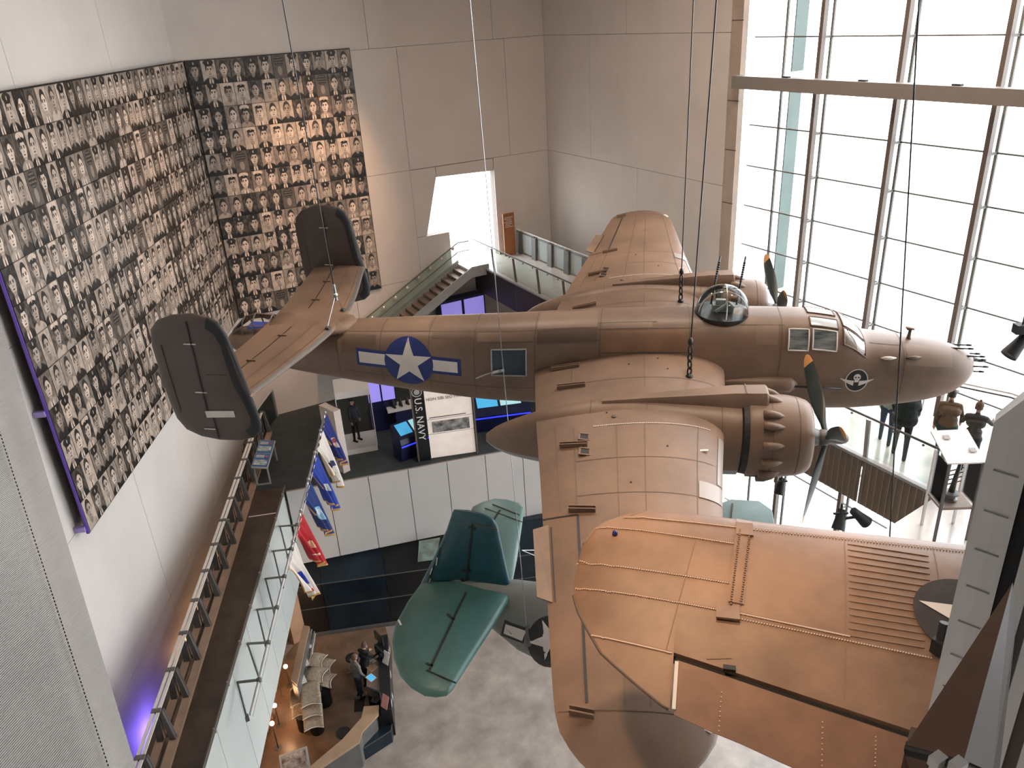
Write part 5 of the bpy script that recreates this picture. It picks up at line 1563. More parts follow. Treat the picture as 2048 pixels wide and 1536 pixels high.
# navy banner with its translucent front
def plane_box(org, d, n, x0, x1, z0, z1, t=.04): 
    b = MB(); b.prism([org + d * x0 + UP * z0, org + d * x1 + UP * z0, org + d * x1 + UP * z1, org + d * x0 + UP * z1], n * t); return b
n0 = atz(838, 922, MID)
nb = empty('navy_display', n0, label='backlit display panel lettered U.S. NAVY with a photograph of aircraft', cat='exhibit panel')
ND = (atz(955, 905, MID) - n0).normalized(); NN = Vector((ND.y, -ND.x, 0)); NWd = (atz(955, 905, MID) - n0).length
at0(plane_box(n0, ND, NN, 0, .42, 0, 3.05).build('title_strip', M['shop'], nb), n0)
for x in (0, NWd):
    b = MB(); b.bar(n0 + ND * x + NN * .05, n0 + ND * x + NN * .05 + UP * 3.1, .06, .08, up=NN); at0(b.build('panel_post', M['column'], nb), n0)
M['backlit'] = mat('backlit_panel', (.62, .56, .52), .35, emit=((.95, .80, .70), .35), var=(1.5, .12))
for z0, z1 in ((0.06, 1.02), (1.05, 1.62), (1.65, 3.0)):
    at0(plane_box(n0, ND, NN, .46, NWd - .06, z0, z1, .03).build('display_pane', M['backlit'], nb), n0)
at0(plane_box(n0 + NN * .035, ND, NN, .62, NWd - .2, 1.10, 1.55, .01).build('display_photo', mat('aircraft_photo', (.10, .10, .11), .4, var=(4.5, .9), c2=(.50, .48, .46)), nb), n0)
at0(plane_box(n0 + NN * .035, ND, NN, .55, NWd - .3, 1.70, 1.73, .01).build('print_line', M['dgrey'], nb), n0)
def letters(body, size, c, xd, yd, n, m, par, loc, spacing=1.0):
    me = text_mesh(body, size, .004, spacing); me.materials.append(m)
    o = put('lettering', me, par); o.matrix_parent_inverse = Matrix.Translation(-Vector(loc))
    xd, yd, n = Vector(xd), Vector(yd), Vector(n)
    o.matrix_basis = Matrix(((xd.x, yd.x, n.x, c.x), (xd.y, yd.y, n.y, c.y), (xd.z, yd.z, n.z, c.z), (0, 0, 0, 1))); return o
letters('U.S. NAVY', .36, n0 + ND * .21 + NN * .05 + UP * 1.72, -UP, ND, NN, M['white'], nb, n0, 1.05)
letters('NON SIBI SED PATRIAE', .155, n0 + ND * (.46 + (NWd - .5) / 2) + NN * .045 + UP * 2.45, ND, UP, NN, M['dgrey'], nb, n0)
b = MB(); b.tube([n0 + ND * .21 + NN * .05 + UP * 2.80 + (ND * math.cos(t * math.pi / 12) + UP * math.sin(t * math.pi / 12)) * .17 for t in range(24)], .018, 6, closed=True); b.lathe([(.11, 0), (.10, .02)], axis_matrix(n0 + ND * .21 + NN * .045 + UP * 2.80, NN), 12); at0(b.build('round_seal', M['grey'], nb), n0)
# blue-lit kiosks
M['kioskbody'] = mat('midnight_kiosk', (.006, .010, .045), .35)
M['screenblue'] = screen('blue_screen', (.06, .34, .60), .9)
M['screenpale'] = screen('pale_screen', (.35, .62, .68), .7)
M['ledblue'] = screen('blue_led', (.02, .03, .95), 2.2)
def kiosk(px, py, dirv, L_, lab, scr):
    c = atz(px, py, MID); k = empty('touch_kiosk', c, label=lab, cat='kiosk', group='blue-lit kiosks on the balcony')
    d = Vector(dirv).normalized(); n = Vector((d.y, -d.x, 0))
    def q(x, y, z): return c + d * x + n * y + UP * z
    b = MB(); b.prism([q(0, 0, 0), q(0, .6, 0), q(0, .75, .75), q(0, .70, .95), q(0, 0, 1.3)], d * L_); at0(b.build('kiosk_body', M['kioskbody'], k), c)
    for i, (x0, x1) in enumerate(scr):
        def sp__(x, t): return q(x, .03 + .65 * t, 1.3 - .34 * t + .012)
        b = MB(); b.prism([sp__(x0, .1), sp__(x1, .1), sp__(x1, .82), sp__(x0, .82)], UP * .01); at0(b.build('kiosk_screen', M['screenblue'] if i % 2 == 0 else M['screenpale'], k), c)
    b = MB(); b.bar(q(.02, .72, .66), q(L_ - .02, .72, .66), .05, .05); at0(b.build('kiosk_light', M['ledblue'], k), c)
kiosk(788, 912, (1, .12, 0), 1.25, 'blue-lit touch kiosk left of the lettered display panel', ((.12, .62), (.70, 1.2)))
kiosk(948, 852, (1, -.35, 0), 2.2, 'blue-lit kiosk with two screens right of the lettered display panel', ((.15, .95), (1.05, 1.85)))
# glowing purple showcases at the back
M['violet'] = screen('violet_backlight', (.33, .28, .85), .55)
def showcase(org, d, w_, h_, z0, lab, bars):
    k = empty('showcase', org, label=lab, cat='showcase'); d = Vector(d).normalized(); n = Vector((d.y, -d.x, 0))
    b = MB(); b.prism([org, org + d * w_, org + d * w_ + UP * (z0 + h_ + .12), org + UP * (z0 + h_ + .12)], -n * .5); at0(b.build('showcase_body', M['kioskbody'], k), org)
    for i in range(bars):
        x0, x1 = w_ * (i + .06) / bars, w_ * (i + .94) / bars
        b = MB(); b.prism([org + d * x0 + UP * z0 + n * .01, org + d * x1 + UP * z0 + n * .01, org + d * x1 + UP * (z0 + h_) + n * .01, org + d * x0 + UP * (z0 + h_) + n * .01], n * .02); at0(b.build('lit_panel', M['violet'], k), org)
    return k
o_ = atp(882, 640, (0, 30.3, 0), Vector((0, 1, 0))); o_.z = MID
showcase(o_, (1, 0, 0), 2.2, 1.7, 1.7, 'tall violet-lit showcase under the bridge behind the fuselage', 2)
o_ = atz(745, 865, MID)
showcase(o_, (1, -.2, 0), 1.1, 1.2, 1.3, 'violet-lit showcase in the dark corner left of the kiosks', 2)
o_ = atz(782, 868, MID)
tb_ = empty('exhibit_table', o_, label='pale exhibit table with small dark boots behind the kiosk', cat='table')
b = MB(); b.prism([o_ + UP * .9, o_ + Vector((1.2, -.2, .9)), o_ + Vector((1.35, .5, .9)), o_ + Vector((.15, .7, .9))], UP * .08); at0(b.build('table_top', M['cap'], tb_), o_)
b = MB(); b.box(o_ + Vector((.65, .25, .45)), (.7, .5, .9)); at0(b.build('table_base', M['kioskbody'], tb_), o_)
for i in range(3):
    c = o_ + Vector((.35 + .28 * i, .25, .98)); bt = empty('boot', c, label=('small dark boot at the left end of', 'small dark boot in the middle of', 'small dark boot at the right end of')[i] + ' the pale exhibit table', cat='boot', group='boots on the exhibit table')
    b = MB(); b.tube([c + UP * .0, c + UP * .30], [.07, .06], 10); b.tube([c + UP * .05, c + Vector((0, -.18, .04))], [.065, .04], 10); at0(b.build('boot_leather', M['black'], bt, True), c)

# ---------------------------------------------------------------- close foreground at both edges
# perforated panel on the left
M['perf'] = mat('ribbed_perforated_metal', (.27, .25, .23), .42, metal=.15, var=(.9, .12), stretch=(1, 1, .15))
nt = M['perf'].node_tree
wv = nt.nodes.new('ShaderNodeTexWave'); wv.wave_type = 'BANDS'; wv.bands_direction = 'Z'; wv.inputs['Scale'].default_value = 34
tcn = nt.nodes.new('ShaderNodeTexCoord'); nt.links.new(tcn.outputs['Object'], wv.inputs['Vector'])
bpn = nt.nodes.new('ShaderNodeBump'); bpn.inputs['Strength'].default_value = .3; bpn.inputs['Distance'].default_value = .01
nt.links.new(wv.outputs['Fac'], bpn.inputs['Height']); nt.links.new(bpn.outputs[0], nt.nodes['Principled BSDF'].inputs['Normal'])
E1 = atd(0, 640, 6.4); E2 = atd(135, 1088, 6.0); E3 = atd(272, 1536, 5.4)
pp = empty('perforated_screen', E3, label='tall ribbed perforated metal screen filling the lower left edge', cat='screen')
back_ = Vector((-.60, -.80, 0)).normalized()
edge = []
for i in range(13):
    t = -1.2 + 3.4 * i / 12
    p = E1 + (E2 - E1) * t if t < 1 else E2 + (E3 - E2) * (t - 1) * 1.02
    edge.append(p)
rows = []
for p in edge:
    row = []
    for j in range(13):
        s = j / 12 * 4.5
        row.append(p + back_ * s + Vector((-.80, .60, 0)) * (-.06 * s * s * .25 + .10 * math.sin(s * .7)))
    rows.append(row)
b = MB(); b.grid(rows); o = at0(b.build('screen_sheet', M['perf'], pp, True), E3); md = o.modifiers.new('sheet', 'SOLIDIFY'); md.thickness = .03
# stitched seams: rows of little holes
for j0, j1 in ((1.1, .55), (3.6, 2.4), (6.0, 5.4)):
    b = MB()
    for i in range(220):
        t = i / 219 * 11.99; k = int(t); f = t - k; jj = j0 + (j1 - j0) * i / 219; jk = int(jj); jf = jj - jk
        a = rows[k][jk].lerp(rows[k][jk + 1], jf); c = rows[k + 1][jk].lerp(rows[k + 1][jk + 1], jf)
        b.box(a.lerp(c, f) + Vector((.8, -.6, 0)) * .022, (.007, .007, .016))
    o = at0(b.build('stitched_seam', M['dark'], pp), E3); o['kind'] = 'stuff'

# post and rails on the right
ps = atd(1987, 850, 3.6)
gp_ = empty('edge_post', (ps.x, ps.y, 0), label='pale grey steel post with dark grooves at the right edge', cat='post')
RY = Vector((.885, .466, 0)).normalized(); RX = Vector((RY.y, -RY.x, 0))
KS = .643
def rp(x, y, z): return Vector((ps.x, ps.y, 0)) + RX * x * KS + RY * y * KS + UP * (ps.z + (z - ps.z) * (KS if z > ps.z - 4 else 1))
M['post'] = mat('pale_grey_post', (.82, .80, .78), .45, var=(2, .08), stretch=(3, 3, .2))
zt = ps.z
def rail(x0, x1, y, z0, z1, z1b, m, nm, t=.12):
    b = MB(); b.prism([rp(x0, y, z0), rp(x1, y, z0), rp(x1, y, z1b), rp(x0, y, z1)], RY * t); return at0(b.build(nm, M[m], gp_), gp_.location)
Z0 = .0
rail(0, .26, 0, Z0, zt, zt + .42, 'post', 'post_face')
rail(.0, .30, -.01, zt - .02, zt + .03, zt + .47, 'post', 'post_cap', .05)
rail(.26, .36, .06, Z0, zt + .35, zt + .45, 'black', 'dark_groove')
rail(.36, .45, .0, Z0, zt + .4, zt + .5, 'post', 'post_strip'); rail(.45, .51, .05, Z0, zt + .4, zt + .5, 'dgrey', 'dark_groove')
rail(.51, .60, .0, Z0, zt + .45, zt + .5, 'post', 'post_strip'); rail(.60, .70, .05, Z0, zt + .4, zt + .5, 'column', 'dark_groove')
rail(.70, 1.4, .02, Z0, zt + .4, zt + .5, 'post', 'post_strip')
for z in [zt - .35 * k for k in range(1, 14)]:
    b = MB(); b.bar(rp(.06, -.004, z), rp(.22, -.004, z - .02), .008, .006); at0(b.build('weld_mark', M['grey'], gp_), gp_.location)
b = MB(); b.sphere(rp(.46, -.05, zt - .98), .03, 8, 6); b.bar(rp(.42, -.05, zt - .98), rp(.52, -.05, zt - .99), .014); at0(b.build('rail_bolt', M['dark'], gp_), gp_.location)
# brown wedge-shaped fin tip in front of the post
ft, f1, f2 = atd(2025, 1165, 2.95), atd(1812, 1490, 2.55), atd(1928, 1520, 2.45)
f3_, f4_ = atd(1985, 1545, 2.58), atd(2034, 1240, 2.95)
tf = empty('fin_tip', f2, label='brown wedge-shaped metal fin tip pointing up at the lower right edge', cat='aircraft fin')
M['finbrown'] = mat('fin_brown', (.22, .115, .07), .45, var=(2, .2)); M['findimmed'] = mat('fin_leading_edge', (.065, .040, .028), .45, var=(2, .1))  # edge face darkened in colour to offset the window light on it
bk = atd(1890, 1500, 2.85)
b = MB(); b.add([ft, f1, f2, bk], [(0, 1, 2), (0, 2, 3), (0, 3, 1), (1, 3, 2)]); at0(b.build('fin_side', M['finbrown'], tf), f2)
b = MB(); b.add([ft, f2, f3_, f4_, bk + RX * .17], [(0, 1, 2, 3), (0, 4, 1), (1, 4, 2), (2, 4, 3), (3, 4, 0)]); at0(b.build('fin_edge', M['findimmed'], tf), f2)
d1 = (f2 - f1)
b = MB(); b.bar(f1 - UP * .015, f2 - UP * .015, .035, .028); at0(b.build('fin_gap', M['black'], tf), f2)
lowp = [f1 - UP * .035, f2 - UP * .035, f3_ - UP * .035, f3_ - UP * .7 - RY * .07, f1 - UP * .7 - RY * .07]
b = MB(); b.prism(lowp, RY * .12); at0(b.build('fin_base', M['skin3'], tf), f2)
for t in (.58, .92):
    c = f1.lerp(f2, t) - RY * .02
    b = MB(); b.box(c - UP * .01, (.048, .035, .035)); b.box(c - UP * .06, (.03, .028, .1)); at0(b.build('fin_hinge', M['cap'], tf), f2)

# ---------------------------------------------------------------- suspension cables
def chain(par, p, n, loc, size=.085):
    for k in range(n):
        z = .06 + k * size * 1.75
        pts = []
        for i in range(16):
            t = 2 * math.pi * i / 16
            w_, h_ = size * .55 * math.cos(t), size * 1.15 * math.sin(t)
            pts.append(p + (Vector((w_, 0, h_)) if k % 2 == 0 else Vector((0, w_, h_))) + UP * (z + size * .6))
        b = MB(); b.tube(pts, size * .20, 6, closed=True); at0(b.build('chain_link', M['gun'], par, True), loc)
    return p + UP * (.06 + n * size * 1.75 + size * .3)
def cable(name, p, px, lab, links=0, r=.013, zt_=27.0, m='gun', z_hint=None):
    c = empty('suspension_cable', p, label=lab, cat='cable', group='suspension cables')
    q = chain(c, p, links, p) if links else p
    # meet the line of sight near the top of the picture, then go on up
    d = ray(*px); w0_ = q - EYE
    a_, b_, cc = UP.dot(UP), UP.dot(d), d.dot(d); dd, ee = UP.dot(w0_), d.dot(w0_)
    t_ = (a_ * ee - b_ * dd) / (a_ * cc - b_ * b_)
    top = EYE + d * t_; top = q + (top - q) * ((zt_ - q.z) / (top.z - q.z))
    b = MB(); b.tube([q, top], r, 6); at0(b.build('cable_wire', M[m], c), p)
    if links:
        b = MB(); b.lathe([(.02, 0), (.05, .03), (.05, .09), (.02, .16)], Matrix.Translation(q - UP * .03), 10); at0(b.build('cable_socket', M['gun'], c, True), p)
        b = MB(); b.lathe([(.07, 0), (.07, .03), (.03, .07)], Matrix.Translation(p - UP * .01), 10); at0(b.build('lifting_eye', M['dark'], c, True), p)
    return c, q
BM = bomber.matrix_world
cable('c', BM @ wpt(1.78, .19, 1, .0), (1433, 0), 'dark cable and chain holding the bomber wing root nearest the viewer', 4)
cable('c', BM @ wpt(-1.95, .19, 1, .0), (1387, 0), 'dark cable and chain holding the far wing root of the bomber', 4)
tq = BM @ V(13.35, .1, 1.15)
cc_, q_ = cable('c', tq, (565, 0), 'cable to the bomber tail, split into two legs over the tailplane', 0, .014)
for s in (-.45, .55):
    b = MB(); b.tube([tq, BM @ V(13.45, s, .58)], .010, 6); at0(b.build('cable_leg', M['steel'], cc_), tq)
    b = MB(); b.lathe([(.07, 0), (.05, .03), (.02, .05)], Matrix.Translation(BM @ V(13.45, s, .55)), 8); at0(b.build('lifting_eye', M['dark'], cc_), tq)
b = MB(); b.tube([tq - UP * .12, tq + UP * .25], [.05, .03], 8); b.sphere(tq, .06, 8, 6); at0(b.build('cable_socket', M['steel'], cc_), tq)
pav = fl(1056, 1288, .0)
cc_, q_ = cable('c', pav, (940, 0), 'pale thin cable passing in front of the bomber waist down to the teal aircraft', 0, .008, m='steel')
b = MB(); b.lathe([(.0, -.05), (.10, .0), (.06, .25), (.03, .5), (.02, .55)], Matrix.Translation(pav), 10); at0(b.build('cable_socket', M['dgrey'], cc_, True), pav)
for px, py in ((1110, 1100), (1110, 1128)):
    b = MB(); b.tube([pav + (EYE + ray(1045, 1070) * 0 - EYE) * 0 + UP * 2.7, atp(px, py, pav + UP * 2, Vector((0, 1, 0)))], .008, 5); at0(b.build('guy_wire', M['steel'], cc_), pav)
pn_ = fc + Hd * 9.4 + UP * .4
cable('c', pn_, (1838, 0), 'dark cable crossing the bomber nose emblem down to the hidden front of the teal aircraft', 0, .014)

# ---------------------------------------------------------------- people
import numpy as np
skinM = mat('skin_tone', (.50, .31, .23), .55)
def capsule(b, a, c, ra, rc, n=12):
    a, c = Vector(a), Vector(c); d = (c - a); L = d.length; d = d.normalized() if L > 1e-6 else Vector((0, 0, 1))
    prof = []
    for i in range(5): t = math.pi / 2 * (i / 4); prof.append((ra * math.sin(t), -ra * math.cos(t)))
    for i in range(5): t = math.pi / 2 * (i / 4); prof.append((rc * math.cos(t), L + rc * math.sin(t)))
    b.lathe(prof, axis_matrix(a, d), n)

def figure(name, label, loc, face, H, pose, cloth, cat='person', group=None, hat=None, voxel=.011):
    """one continuous body: bones in local axes (x right, y forward, z up), unioned and re-skinned"""
    k = H / 1.75
    lean = pose.get('lean', 0); hip_z = .93
    J = {}
    J['pel'] = Vector((0, 0, hip_z)); sp = Vector((0, math.sin(lean), math.cos(lean)))
    J['waist'] = J['pel'] + sp * .14; J['chest'] = J['pel'] + sp * .36; J['shc'] = J['pel'] + sp * .50
    J['neck'] = J['pel'] + sp * .57; J['head'] = J['neck'] + Vector((0, .02 + math.sin(lean) * .1, .16)) + Vector((pose.get('tilt', 0) * .05, 0, 0))
    bones = []            # a, b, ra, rb, tag
    W = pose.get('wide', 1.0)
    T = cloth
    bones += [(J['pel'] + Vector((-.075, 0, -.02)), J['pel'] + Vector((.075, 0, -.02)), .125 * W, .125 * W, 'legs'),
              (J['pel'] + Vector((-.05, 0, .06)), J['pel'] + Vector((.05, 0, .06)), .125 * W, .125 * W, 'top'),
              (J['waist'] + Vector((-.05, .01, 0)), J['waist'] + Vector((.05, .01, 0)), .120 * W, .120 * W, 'top'),
              (J['chest'] + Vector((-.085, 0, 0)), J['chest'] + Vector((.085, 0, 0)), .122 * W, .122 * W, 'top'),
              (J['waist'], J['chest'], .125 * W, .125 * W, 'top'), (J['pel'], J['waist'], .125 * W, .125 * W, 'top'),
              (J['shc'] + Vector((-.13, -.01, .0)), J['shc'] + Vector((.13, -.01, .0)), .075, .075, 'top'),
              (J['shc'], J['neck'] + Vector((0, 0, .02)), .07, .055, 'top'), (J['neck'], J['head'], .052, .05, 'skin')]
    hd = J['head']
    for s, h in ((-1, 0), (1, 1)):
        # arm: angles forward (f), outward (o), elbow bend (e)
        f, o, e = pose['arms'][h]
        sh = J['shc'] + Vector((s * .185, -.01, .0))
        ud = Vector((s * math.sin(o), math.sin(f) * math.cos(o), -math.cos(f) * math.cos(o))).normalized()
        el = sh + ud * .285
        fd = Vector((s * math.sin(o) * .35 - s * math.sin(e) * pose.get('inward', .25), math.sin(f + e), -math.cos(f + e))).normalized()
        wr = el + fd * .25
        bones += [(sh, el, .064, .050, 'top'), (el, wr, .048, .036, 'sleeve')]
        # hand with palm, four fingers and a thumb
        side = fd.cross(Vector((0, 1, 0.2))).normalized() if abs(fd.y) < .9 else Vector((1, 0, 0))
        if side.x * s < 0: side = -side
        fwd = side.cross(fd).normalized()
        if fwd.y < 0: fwd = -fwd
        pm = wr + fd * .085
        bones += [(wr, pm, .030, .034, 'skin'), (wr + fd * .05 + fwd * .018, pm + fwd * .022, .022, .020, 'skin'), (wr + fd * .05 - fwd * .018, pm - fwd * .022, .022, .020, 'skin')]
        curl = -side * .35
        for q, ln in ((-.030, .058), (-.010, .070), (.011, .074), (.031, .068)):
            a0 = pm + fwd * q; a1 = a0 + (fd + curl * .3).normalized() * ln * .55; a2 = a1 + (fd + curl).normalized() * ln * .5
            bones += [(a0, a1, .0105, .0100, 'skin'), (a1, a2, .0100, .0085, 'skin')]
        t0 = wr + fd * .035 + fwd * .030; t1 = t0 + (fwd * .8 + fd * .6).normalized() * .04; bones += [(t0, t1, .014, .012, 'skin'), (t1, t1 + (fd + fwd * .2).normalized() * .035, .012, .009, 'skin')]
        # leg: hip forward angle, knee bend
        hf, kb, ho = pose['legs'][h]
        hp = J['pel'] + Vector((s * .095, 0, -.04))
        td = Vector((s * math.sin(ho), math.sin(hf), -math.cos(hf))).normalized(); kn = hp + td * .42
        sd = Vector((s * math.sin(ho) * .4, math.sin(hf - kb), -math.cos(hf - kb))).normalized(); an = kn + sd * .41
        bones += [(hp, kn, .092 * (.7 + .3 * W), .062, 'legs'), (kn, an, .060, .044, 'legs'), (an + Vector((0, -.045, -.045)), an + Vector((0, .13, -.055)), .042, .036, 'shoe'), (an, an + Vector((0, -.02, -.04)), .044, .044, 'shoe')]
    b = MB()
    for a, c, ra, rc, t in bones: capsule(b, a, c, ra, rc)
    # head: skull, jaw, nose, ears
    turn = Matrix.Rotation(pose.get('turn', 0), 3, 'Z') @ Matrix.Rotation(pose.get('nod', 0), 3, 'X')
    hv = lambda x, y, z: hd + turn @ Vector((x, y, z))
    def egg(c, r):
        n0 = len(b.v); b.sphere((0, 0, 0), r, 16, 12)
        b.v[n0:] = [tuple(c + turn @ Vector(v)) for v in b.v[n0:]]
    egg(hv(0, -.005, .045), (.076, .094, .098)); egg(hv(0, .028, -.030), (.058, .060, .075)); egg(hv(0, .100, .010), (.013, .020, .026))
    for s in (-1, 1): egg(hv(s * .079, -.005, .005), (.012, .022, .034))
    egg(hv(0, .080, -.045), (.026, .014, .010))
    bm_ = b.mesh('tmp', M['grey'])
    tmp = bpy.data.objects.new('tmp', bm_); col.objects.link(tmp)
    md = tmp.modifiers.new('r', 'REMESH'); md.mode = 'VOXEL'; md.voxel_size = voxel
    md2 = tmp.modifiers.new('s', 'SMOOTH'); md2.factor = .5; md2.iterations = 3
    me = bpy.data.meshes.new_from_object(tmp.evaluated_get(bpy.context.evaluated_depsgraph_get()))
    bpy.data.objects.remove(tmp); bpy.data.meshes.remove(bm_)
    me.name = 'body'
    order = ['skin', 'top', 'sleeve', 'legs', 'shoe']
    me.materials.clear()
    for t in order: me.materials.append(skinM if t == 'skin' else cloth[t])
    nf = len(me.polygons); ce = np.empty(nf * 3); me.polygons.foreach_get('center', ce); ce = ce.reshape(-1, 3)
    best = np.full(nf, 1e9); idx = np.zeros(nf, dtype=np.int32)
    for a, c, ra, rc, t in bones:
        a_, c_ = np.array(a), np.array(c); d = c_ - a_; L2 = max(d @ d, 1e-9)
        u = np.clip((ce - a_) @ d / L2, 0, 1); ds = np.linalg.norm(ce - (a_ + u[:, None] * d), axis=1) - (ra + (rc - ra) * u)
        m_ = ds < best; best[m_] = ds[m_]; idx[m_] = order.index(t)
    hz = np.linalg.norm(ce - np.array(hd + Vector((0, .01, .01))), axis=1) < .135
    idx[hz & (ce[:, 2] > J['neck'].z + .035)] = 0
    me.polygons.foreach_set('material_index', idx); me.polygons.foreach_set('use_smooth', np.ones(nf, dtype=bool))
    me.update()
    low = min(v.co.z for v in me.vertices)
    root = empty(name, loc, face, label, cat, group)
    root.scale = (k, k, k)
    sh_ = Vector((0, 0, -low))
    def part(o): o.location = sh_; return o
    part(put('body', me, root))
    hairm = cloth.get('hair', M['black'])
    hb = MB(); rows = []
    for i in range(9):
        t = math.pi / 2 * i / 8; row = []
        for j in range(25):
            p_ = 2 * math.pi * j / 24
            drop = (.085 if math.sin(p_) < .15 else -.012) if hat != 'bun' else .07
            z = .045 + .108 * math.cos(t); r = math.sin(t)
            if i == 8: z -= drop * (1 - max(0, math.sin(p_)) ** .5)
            row.append(hv(.086 * r * math.cos(p_), -.008 + .104 * r * math.sin(p_), z))
        rows.append(row)
    hb.grid(rows); part(hb.build('cap' if hat in ('cap', 'beanie') else 'hair', hairm, root, True))
    if hat == 'cap':
        vb = MB(); vb.prism([hv(x, .085 + .09 * math.cos(x * 16), .075) for x in (-.07, -.035, 0, .035, .07)] + [hv(.075, .05, .08), hv(-.075, .05, .08)], (0, 0, .012)); part(vb.build('cap_visor', hairm, root))
    if hat == 'beanie':
        vb = MB(); vb.sphere(hv(0, -.01, .165), .028, 8, 6); part(vb.build('bobble', hairm, root, True))
    for s in (-1, 1):
        eb = MB(); eb.sphere(hv(s * .030, .083, .020), (.012, .008, .008), 8, 6); part(eb.build('eye', M['black'], root, True))
    if pose.get('mask'):
        mb_ = MB(); mb_.grid([[hv(.074 * math.sin(t) * (1 - .15 * abs(v - .5)), .03 + .093 * math.cos(t) * (1 if abs(t) > .3 else 1.06), -.09 + .085 * v) for t in [-1.3 + 2.6 * q / 10 for q in range(11)]] for v in (0, .25, .5, .75, 1)])
        part(mb_.build('face_mask', pose['mask'], root, True))
    # hem and collar bands
    return root

def cm(n, c): return mat(n, c, .8, var=(9, .12), bump=(40, .15))
jeans = cm('blue_jeans', (.03, .05, .085)); dk = cm('black_cloth', (.012, .014, .016)); shoe = cm('dark_shoe', (.02, .018, .016)); wsh = cm('light_shoe', (.45, .42, .38))
green = cm('dark_green_cloth', (.018, .05, .045)); brownj = cm('brown_jacket', (.13, .085, .05)); greyh = cm('charcoal_hoodie', (.055, .05, .045)); palet = cm('pale_top', (.32, .38, .34))
grsh = cm('grey_shirt', (.16, .155, .145)); hairb = mat('dark_brown_hair', (.03, .02, .015), .6)
def cl(top, legs, sh=shoe, sleeve=None, hair=hairb): return {'top': top, 'sleeve': sleeve or top, 'legs': legs, 'shoe': sh, 'hair': hair}
def foot(px, py, z): return atz(px, py, z)
FX = R(-72)      # facing the glass
p4 = foot(1930, 946, BR)
figure('person', 'person in charcoal hoodie and bobble hat leaning at the rail, furthest to the right', p4, R(-64), 1.66,
       {'arms': ((.55, .35, .9), (.75, .45, .7)), 'legs': ((-.05, .05, .02), (.12, .12, .05)), 'lean': .14, 'turn': -.3, 'nod': -.15}, cl(greyh, dk, wsh, hair=cm('brown_knit', (.10, .06, .035))), hat='beanie', group='people on the bridge')
p3 = foot(1880, 922, BR)
figure('person', 'person in brown jacket, green trousers and flat cap on the bridge', p3, R(-55), 1.72,
       {'arms': ((-.15, .22, .25), (.2, .30, .35)), 'legs': ((-.24, .12, .03), (.25, .10, .04)), 'lean': .16, 'turn': -.55, 'nod': -.1, 'wide': 1.25}, cl(brownj, green, shoe), hat='cap', group='people on the bridge')
p2 = foot(1797, 912, BR)
figure('person', 'heavy-set person in dark green jacket, head hidden by the bomber nose', p2, R(-60), 1.84,
       {'arms': ((.15, .25, .5), (.2, .22, .5)), 'legs': ((.16, .06, .05), (-.18, .1, .05)), 'lean': .04, 'turn': -.2, 'wide': 1.5}, cl(cm('dark_green_jacket', (.014, .028, .026)), dk, shoe), group='people on the bridge')
p1 = foot(1768, 884, BR)
figure('person', 'person in pale top and blue jeans half hidden behind the dark green jacket', p1, R(-60), 1.72,
       {'arms': ((.1, .12, .3), (.1, .12, .3)), 'legs': ((.2, .1, .03), (-.12, .1, .03)), 'lean': .03}, cl(palet, jeans, shoe), group='people on the bridge')
# two attendants at the desk
pa_ = foot(722, 1394, 0)
figure('person', 'attendant in grey shirt and face mask standing beside the desk top', pa_, R(-75), 1.84,
       {'arms': ((.15, .10, .25), (.10, .12, .35)), 'legs': ((.03, .04, .03), (-.05, .04, .03)), 'lean': .03, 'turn': -.1, 'mask': cm('blue_mask', (.03, .03, .10))}, cl(grsh, jeans, dk, hair=mat('brown_hair', (.12, .06, .03), .6)), group='desk attendants')
pb_ = foot(737, 1374, 0)
figure('person', 'attendant in black patterned shirt with white face mask bending over the desk', pb_, R(-60), 1.86,
       {'arms': ((.45, .12, .8), (.55, .10, .7)), 'legs': ((.03, .04, .03), (-.05, .04, .03)), 'lean': .16, 'nod': -.35, 'mask': cm('white_mask', (.6, .58, .56))}, cl(dk, dk, dk, hair=mat('auburn_hair', (.07, .03, .02), .6)), group='desk attendants')
# dressed figure in the uniform case
figure('uniform_figure', 'dark-uniformed dummy standing inside the cream-topped case', upt(.55, .62, .22), R(-150), 1.74,
       {'arms': ((.05, .12, .15), (.05, .12, .15)), 'legs': ((.02, .02, .03), (-.02, .02, .03))}, cl(cm('navy_uniform', (.010, .013, .022)), dk, dk), cat='mannequin', hat='cap', voxel=.013)

# ---------------------------------------------------------------- ground-floor desk and shelves
M['tan'] = mat('tan_counter', (.36, .235, .15), .4, var=(1.8, .15)); M['wicker'] = mat('woven_tray', (.30, .24, .18), .7, var=(14, .35), bump=(60, .4)); M['paper'] = mat('white_paper', (.75, .74, .72), .6)
def zpoly(name, px, z, h, m, par=None, loc=None, off=(0, 0, 0)):
    b = MB(); b.prism([atz(x, y, z) + Vector(off) for x, y in px], (0, 0, h)); o = b.build(name, m, par)
    if loc is not None: at0(o, loc)
    return o
z8 = lambda L: [(500 + x * .2057, 1220 + y * .2057) for x, y in L]
dl = atz(748, 1395, 0)
# desk with brown-grey top
dk_ = empty('reception_desk', dl, label='reception desk with grey-brown top where the attendants stand', cat='desk')
top = z8([(1150, 470), (1225, 470), (1275, 590), (1270, 800), (1130, 830), (1140, 590)])
zpoly('desk_top', top, 1.0, .05, mat('grey_brown_top', (.16, .12, .095), .4, var=(3, .15)), dk_, dl)
tp3 = [atz(x, y, 1.0) for x, y in top]
cen_ = sum(tp3, Vector()) / len(tp3)
b = MB(); b.prism([Vector((p.x, p.y, 0)) * 1 for p in [cen_ + (p - cen_) * .85 for p in tp3]], (0, 0, 1.0)); at0(b.build('desk_body', M['shop'], dk_), dl)
